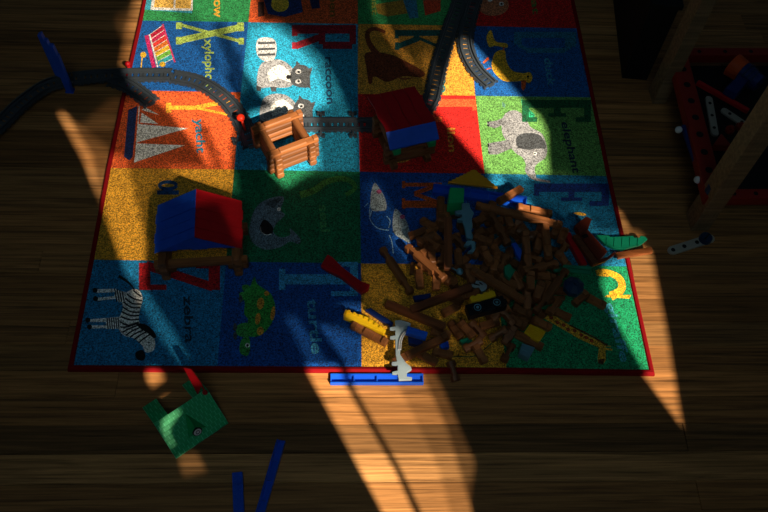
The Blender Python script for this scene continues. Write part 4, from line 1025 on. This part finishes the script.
# ribbed yellow block and pale ribbed block at the front right
def rib_block(name, pts, th, mat, label, nr):
    w = outl(pts, RUGZ + th); c = sum(w, Vector((0, 0))) / 4
    zb = max(HM[inpoly([(v.x, v.y) for v in w])].max(), RUGZ) if name != 'plastic_crate' else RUGZ
    r = empty(name, label, 'toy block', (c.x, c.y, RUGZ + .0008)); q = [Vector((p.x - c.x, p.y - c.y)) for p in w]
    MB().prism(q, 0, th).build('block_body', mat, r, .001)
    for k in range(nr):
        t0 = (k + .15) / nr; t1 = (k + .75) / nr
        MB().prism([q[0].lerp(q[1], t0), q[0].lerp(q[1], t1), q[3].lerp(q[2], t1), q[3].lerp(q[2], t0)], th, th + .0015).build('rib', mat, r)
    HM[inpoly([(v.x, v.y) for v in w])] = RUGZ + th + .003
    return r
rib_block('plastic_crate', P('g8',(217,275),(265,206),(360,262),(310,335)), .017, M['yellow'], 'ribbed yellow block on the green giraffe square at the heap\'s edge', 7)
rib_block('stone_block', P('g8',(186,405),(206,340),(288,368),(248,440)), .016, M['bluegrey'], 'pale blue grey ribbed block on the rug\'s front right beside the yellow block', 4)
# navy eight-sided lid
c = at(575, 283.5, .035); zb = max(RUGZ + .001, HM[rect(c.x, c.y, 1, 0, .03, .03)].max() + .0006)
c = at(575, 283.5, zb + .018)
oc = empty('octagon_lid', 'navy eight sided plastic dome on the rug at the heap\'s right side', 'toy lid', (c.x, c.y, zb), .2)
MB().cyl((0, 0, 0), (0, 0, .012), .0185, 8, .0185).build('rim', M['navy'], oc, .0008); MB().cyl((0, 0, .012), (0, 0, .020), .0175, 8, .007).build('dome', M['navy'], oc, .0008); MB().cyl((0, 0, .020), (0, 0, .024), .004, 12).build('knob', M['navy'], oc)
HM[rect(c.x, c.y, 1, 0, .036, .036)] = zb + .025
for pts, lb in ((P('g6',(85,58),(180,48),(225,60),(325,66),(330,84),(260,82),(180,72),(95,76)), 'green wavy leaf strip nearer the navy dome'), (P('g6',(150,28),(230,34),(330,38),(328,58),(230,52),(145,42)), 'green wavy leaf strip behind the navy dome, under the red plank')):
    o, z = stack_slab('leaf_strip', pts, .005, M['teal']); tag(o, lb, 'toy leaf', 'green leaf strips')

# left edge pieces: yellow stepped piece, grey adapter, blue step block
m_, L_ = frame((346, 316), (384, 331), RUGZ + .012)
ys_p = empty('stepped_piece', 'yellow stepped plastic piece beside a brown log on the rug\'s front left', 'toy gable', mtx=Matrix.Translation((m_.translation.x, m_.translation.y, RUGZ + .0008)) @ m_.to_3x3().to_4x4())
MB().prism([(-.040, -.004), (.038, -.006), (.040, .001), (.010, .010), (-.004, .012), (-.036, .008)], 0, .016).build('piece_body', M['yellow'], ys_p, .0008)
for k in range(7):
    x = -.034 + k * .0105; MB().box(x, .0075 - max(0, k - 3) * .002, .0175, .0045, .004, .003).build('tooth', M['yellow'], ys_p)
MB().box(-.038, .002, .018, .004, .010, .005).build('end_lip', M['yellow'], ys_p)
zg = max(.013, 0)
gp = P('f5',(358,156),(388,153),(420,162),(440,170),(432,200),(404,232),(386,275),(385,330),(400,352),(415,372),(440,392),(444,406),(420,420),(418,442),(446,446),(445,458),(378,460),(372,430),(344,428),(344,418),(372,412),(372,384),(342,380),(342,368),(368,365),(362,330),(360,250),(333,246),(333,236),(360,232),(360,204),(332,200),(332,190),(360,186))
w = outl(gp, .032); c = sum(w, Vector((0, 0))) / len(w)
gq, z = stack_slab('track_adapter', gp, .006, M['grey'], z=.0245); tag(gq, 'pale grey toothed track adapter lying over the rug\'s front edge and blue beam', 'toy track')
for off in (0, 10):
    cp_ = curve(P('f5',(432 - off, 206),(408 - off, 226),(392 - off, 262),(388 - off, 305)), 6); rl = MB()
    for i in range(len(cp_) - 1):
        a = at(*cp_[i], z + .007) - gq.location; b = at(*cp_[i + 1], z + .007) - gq.location; d = b - a
        rl.box((a.x + b.x) / 2, (a.y + b.y) / 2, .0075, d.length + .001, .0016, .003, math.atan2(d.y, d.x))
    rl.build('guide_rail', M['white'], gq)
m_, L_ = frame(*P('f5',(424,200),(518,228)), RUGZ + .030)
sb = empty('studded_block', 'blue studded plank beside the grey adapter at the heap\'s front left', 'toy plank', mtx=Matrix.Translation((m_.translation.x, m_.translation.y, RUGZ + .0165)) @ m_.to_3x3().to_4x4())
MB().box(0, 0, .006, .036, .013, .012).build('plank_body', M['blue'], sb, .0006)
for k in range(5): MB().cyl((-.0144 + .0072 * k, .002, .0118), (-.0144 + .0072 * k, .002, .0136), .0024, 10).build('stud', M['blue'], sb)
o, z = stack_slab('plastic_scrap', P('f5',(425,238),(500,258),(505,292),(430,268)), .012, M['dblue'], z=RUGZ + .0008); tag(o, 'dark blue block under the studded blue plank', 'toy piece')

# ------------------------------------------------------------------ labels for the heap's logs, told apart by neighbours
LM = [((457, 195), 'green block'), ((467, 222), 'toothed grey strip'), ((480, 305), 'black wagon'), ((535, 332), 'ribbed yellow block'), ((527, 352), 'pale ribbed block'), ((575, 283), 'navy dome'),
      ((575, 248), 'dark red plank'), ((365, 318), 'yellow stepped piece'), ((401, 340), 'grey track adapter'), ((472, 180), 'mustard gable'), ((515, 250), 'sunken blue piece'), ((510, 272), 'small teal piece'), ((458, 272), 'pale bulb'),
      ((478, 285), 'striped grey piece'), ((602, 250), 'wagon shell')]
SZ = {'1': 'short brown log', '2': 'medium brown log', '3': 'long brown log', '5': 'extra long brown log', 'f': 'flat brown plank', 'r': 'thin short peg'}
used = {}
ent = []
for o, k, p1, p2 in LOGS:
    c = o.matrix_world.translation; x, y = topx(c); d = (p2[0] - p1[0], p2[1] - p1[1]); a = math.degrees(math.atan2(d[1], d[0])) % 180
    dr = 'lying crosswise' if a < 22 or a > 158 else 'slanting down rightward' if a < 68 else 'lying front to back' if a < 112 else 'slanting up rightward'
    (lx, ly), nm2 = min(LM, key=lambda t: (t[0][0] - x) ** 2 + (t[0][1] - y) ** 2)
    dx_, dy_ = x - lx, y - ly; rel = ('right of' if dx_ > 0 else 'left of') if abs(dx_) > abs(dy_) else ('in front of' if dy_ > 0 else 'behind')
    ent.append((math.hypot(dx_, dy_), o, f'{SZ[k]} {dr}', f'{rel} the {nm2}'))
ent.sort(key=lambda t: t[0])
ORD = ['', 'second ', 'third ', 'fourth ', 'fifth ', 'sixth ', 'seventh ']
for dist, o, head, tail in ent:
    i = used.get((head, tail), 0); used[(head, tail)] = i + 1
    o['label'] = f'{head}, {ORD[min(i, 6)]}nearest {tail}'

# ------------------------------------------------------------------ sun, window wall and an added mask that shapes the sun patches
AZ = math.radians(-61.3); EL = math.radians(40.0)
SD = Vector((math.cos(EL) * math.cos(AZ), math.cos(EL) * math.sin(AZ), math.sin(EL)))
sl_ = bpy.data.lights.new('sun', 'SUN'); sl_.energy = 13.5; sl_.color = (1.0, .83, .62); sl_.angle = math.radians(.42)
so = bpy.data.objects.new('sun', sl_); COL.objects.link(so); so.rotation_euler = SD.to_track_quat('Z', 'Y').to_euler(); so.location = (1.5, -3, 3)
YW = -1.45
def towall(px, py, z):
    g = at(px, py, z); t = (YW - g.y) / SD.y; q = g + SD * t; return Vector((q.x, q.z))
LIT = [ # (level, height the light was read at, outline in the photo)
 (0.05,.004,[(116,16),(133,8),(130,42),(120,36)]),
 (0.4,RUGZ,[(128,30),(139,-12),(252,-12),(262,25),(248,50),(236,60),(225,75),(232,92),(236,110),(234,128),(229,172),(215,172),(190,135),(165,112),(150,98),(132,86),(122,66)]),
 (0.06,RUGZ,[(112,100),(150,100),(175,108),(205,150),(222,178),(200,190),(120,185),(100,160),(78,128)]),
 (0.6,RUGZ,[(150,93),(232,91),(238,104),(234,128),(229,172),(213,172),(195,145),(170,112)]),
 (0.175,RUGZ,[(196,126),(206,122),(226,168),(214,170)]),
 (0.225,RUGZ,[(160,-10),(183,-10),(206,32),(224,70),(214,74),(190,36)]),
 (0.09,RUGZ,[(211,24),(224,20),(246,72),(247,92),(237,92)]),
 (0.2,.002,[(64,114),(108,148),(118,166),(112,190),(98,165),(80,138)]),
 (0.85,.002,[(59,113),(65,114),(80,138),(98,163),(112,176),(108,212),(97,193),(84,160)]),
 (0.08,RUGZ,[(92,152),(150,160),(215,166),(234,170),(238,192),(215,186),(185,178),(162,176),(150,195),(146,230),(143,262),(140,285),(128,278),(122,262),(108,222),(97,192)]),
 (0.28,RUGZ,[(92,152),(125,156),(136,200),(146,240),(142,285),(128,278),(122,262),(108,222),(97,192)]),
 (0.24,RUGZ,[(165,165),(215,166),(234,170),(238,192),(215,186),(185,178)]),
 (0.13,RUGZ,[(133,290),(142,284),(170,326),(189,360),(181,364),(158,334)]),
 (0.9,.002,[(147,367),(157,367),(164.5,378),(152,387),(147,378)]),
 (0.3,.036,P('f4',(158,285),(215,238),(246,246),(205,310),(190,345),(205,410),(228,450),(225,470),(200,420),(165,345))),
 (0.12,.002,P('d1',(235,350),(290,338),(320,395),(250,410))),
 (0.22,RUGZ,[(256,22),(280,22),(304,40),(326,62),(340,92),(350,124),(318,128),(284,112)]),
 (0.85,RUGZ,[(252,30),(270,24),(296,44),(315,64),(325,90),(332,118),(316,124),(284,112),(262,95),(243,66)]),
 (0.125,RUGZ,[(316,108),(340,100),(357,120),(358,172),(300,176)]),
 (0.85,.035,[(254,116),(300,104),(324,126),(326,168),(292,190),(276,176)]),
 (0.008,RUGZ,[(380,-6),(452,-6),(450,40),(432,98),(420,66),(400,38)]),
 (0.1,RUGZ,[(369,-8),(378,-8),(384,18),(400,46),(420,70),(412,70),(392,44),(375,20)]),
 (0.075,RUGZ,[(420,58),(430,48),(438,72),(430,96)]),
 (0.8,RUGZ,[(431,104),(440,82),(455,46),(463,38),(474,46),(522,100),(540,117),(546,132),(546,152),(548,172),(532,182),(500,180),(490,173),(485,167)]),
 (0.05,RUGZ,[(498,178),(545,176),(560,172),(596,184),(612,205),(618,232),(622,262),(606,262),(588,236),(566,216),(548,205),(520,200)]),
 (0.035,RUGZ,[(545,186),(560,190),(572,200),(560,208)]),(0.035,RUGZ,[(575,186),(590,184),(600,200),(588,206)]),(0.16,RUGZ,[(575,210),(584,208),(602,240),(596,246)]),(0.175,RUGZ,[(512,178),(524,178),(532,190),(520,192)]),
 (.9,.058,[(510,190),(520,180),(530,186),(518,200)]),(.75,.045,[(516,202),(546,205),(552,216),(520,212)]),(.6,.045,[(532,216),(545,217),(545,223),(532,221)]),
 (0.6,.004,[(617,210),(622,212),(632,230),(626,234)]),
 (0.25,.018,[(600,233),(652,234),(652,246),(616,251)]),
 (.7,.004,[(606,262),(622,252),(652,250),(657,275),(669,335),(679,395),(685,429),(645,375),(626,342),(608,306),(600,284)]),
 (0.05,RUGZ,[(362,188),(374,178),(383,190),(405,232),(428,265),(440,285),(420,287),(400,264),(378,232)]),
 (0.085,RUGZ,[(372,182),(380,186),(400,226),(410,244),(402,246),(388,222)]),
 (0.45,.03,[(399,242),(409,240),(437,266),(430,277)]),
 (0.025,RUGZ,[(363,266),(384,268),(412,312),(440,345),(400,330),(366,300)]),
 (0.03,.02,[(436,300),(480,312),(492,348),(455,352)]),
 (0.11,RUGZ,[(284,316),(296,316),(332,370),(312,370)]),
 (0.2,RUGZ,[(318,324),(340,328),(362,338),(398,344),(396,369),(352,369),(335,347)]),
 (0.34,RUGZ,[(361,338),(398,344),(396,369),(361,369)]),
 (0.3,.022,[(342,310),(362,308),(400,330),(402,350),(360,332)]),
 (1,.002,[(304,364),(336,364),(346,386),(395,470),(420,525),(390,525)]),
 (0.7,.002,[(344,364),(388,364),(430,448),(440,470),(454,525),(428,525),(402,470),(355,388)]),
 (0.45,.002,[(388,364),(418,364),(448,430),(468,495),(476,525),(454,525),(440,470),(430,448)]),
 (0.14,.002,[(418,364),(430,364),(446,395),(473,457),(476,462),(470,500),(448,430)]),
 (0.05,.085,P('f1',(325,112),(470,132),(478,330),(440,328),(395,235))),
 (0.125,RUGZ,[(500,176),(512,172),(522,184),(510,190)]),
 (0.52,.03,[(396,364),(414,362),(416,384),(396,384)]),
]
polys = [(lv_, [towall(x, y, z) for x, y in pts]) for lv_, z, pts in LIT]
allp = [p for _, q in polys for p in q]
x0, x1 = min(p.x for p in allp) - .12, max(p.x for p in allp) + .12; z0, z1 = min(p.y for p in allp) - .1, max(p.y for p in allp) + .12
V = [Vector((x0, z0)), Vector((x1, z0)), Vector((x1, z1)), Vector((x0, z1))]; ED = [(0, 1), (1, 2), (2, 3), (3, 0)]
for _, q in polys:
    o_ = len(V); V += q; ED += [(o_ + i, o_ + (i + 1) % len(q)) for i in range(len(q))]
vo, eo, fo, *_r = geometry.delaunay_2d_cdt(V, ED, [], 0, 1e-6)
lvls = sorted({lv_ for lv_, _ in polys if lv_ < 1}); mats = [M['sun_block']] + [sheer(l) for l in lvls]
cu = MB()  # unseen mask, its openings and thinness shaped after the wanted sun patches
for f in fo:
    c = sum((vo[i] for i in f), Vector((0, 0))) / len(f); lev = 0
    for lv_, q in polys:
        if inside(c.x, c.y, [(p.x, p.y) for p in q]): lev = lv_
    if lev >= 1: continue
    cu.add([(vo[i].x, YW, vo[i].y) for i in f], [tuple(range(len(f)))], 0 if lev == 0 else 1 + lvls.index(lev))
co_ = cu.build('sun_mask', mats)
tag(co_, 'unseen added mask with open and half clear areas that shape the sun patches', 'light mask')
ww = MB(); W0, W1, ZT = -2.6, 4.2, 3.6
ww.box((W0 + x0) / 2, YW - .06, ZT / 2, x0 - W0, .12, ZT); ww.box((W1 + x1) / 2, YW - .06, ZT / 2, W1 - x1, .12, ZT)
ww.box((x0 + x1) / 2, YW - .06, z0 / 2, x1 - x0, .12, z0); ww.box((x0 + x1) / 2, YW - .06, (ZT + z1) / 2, x1 - x0, .12, ZT - z1)
struct(ww.build('wall_south', M['wall']))

# soft fill lamp added inside the window wall, narrowed to leave the sides darker
al = bpy.data.lights.new('rug_fill', 'AREA'); al.shape = 'RECTANGLE'; al.size = 1.3; al.size_y = 1.1; al.spread = math.radians(68); al.energy = 1.55; al.color = (.60, .87, 1.0)
ao = bpy.data.objects.new('rug_fill', al); COL.objects.link(ao); ao.location = (.45, YW + .06, 2.25)
ao.rotation_euler = (Vector((.45, YW + .06, 2.25)) - Vector((.48, .2, 0))).to_track_quat('Z', 'Y').to_euler()
wd = bpy.data.worlds.new('world'); S.world = wd; wd.use_nodes = True
wd.node_tree.nodes['Background'].inputs[0].default_value = (.60, .82, 1, 1); wd.node_tree.nodes['Background'].inputs[1].default_value = .016

vs = S.view_settings; S.display_settings.display_device = 'sRGB'
vs.view_transform = 'Standard'; vs.look = 'None'; vs.exposure = 0.0; vs.gamma = 1.0; vs.use_curve_mapping = False
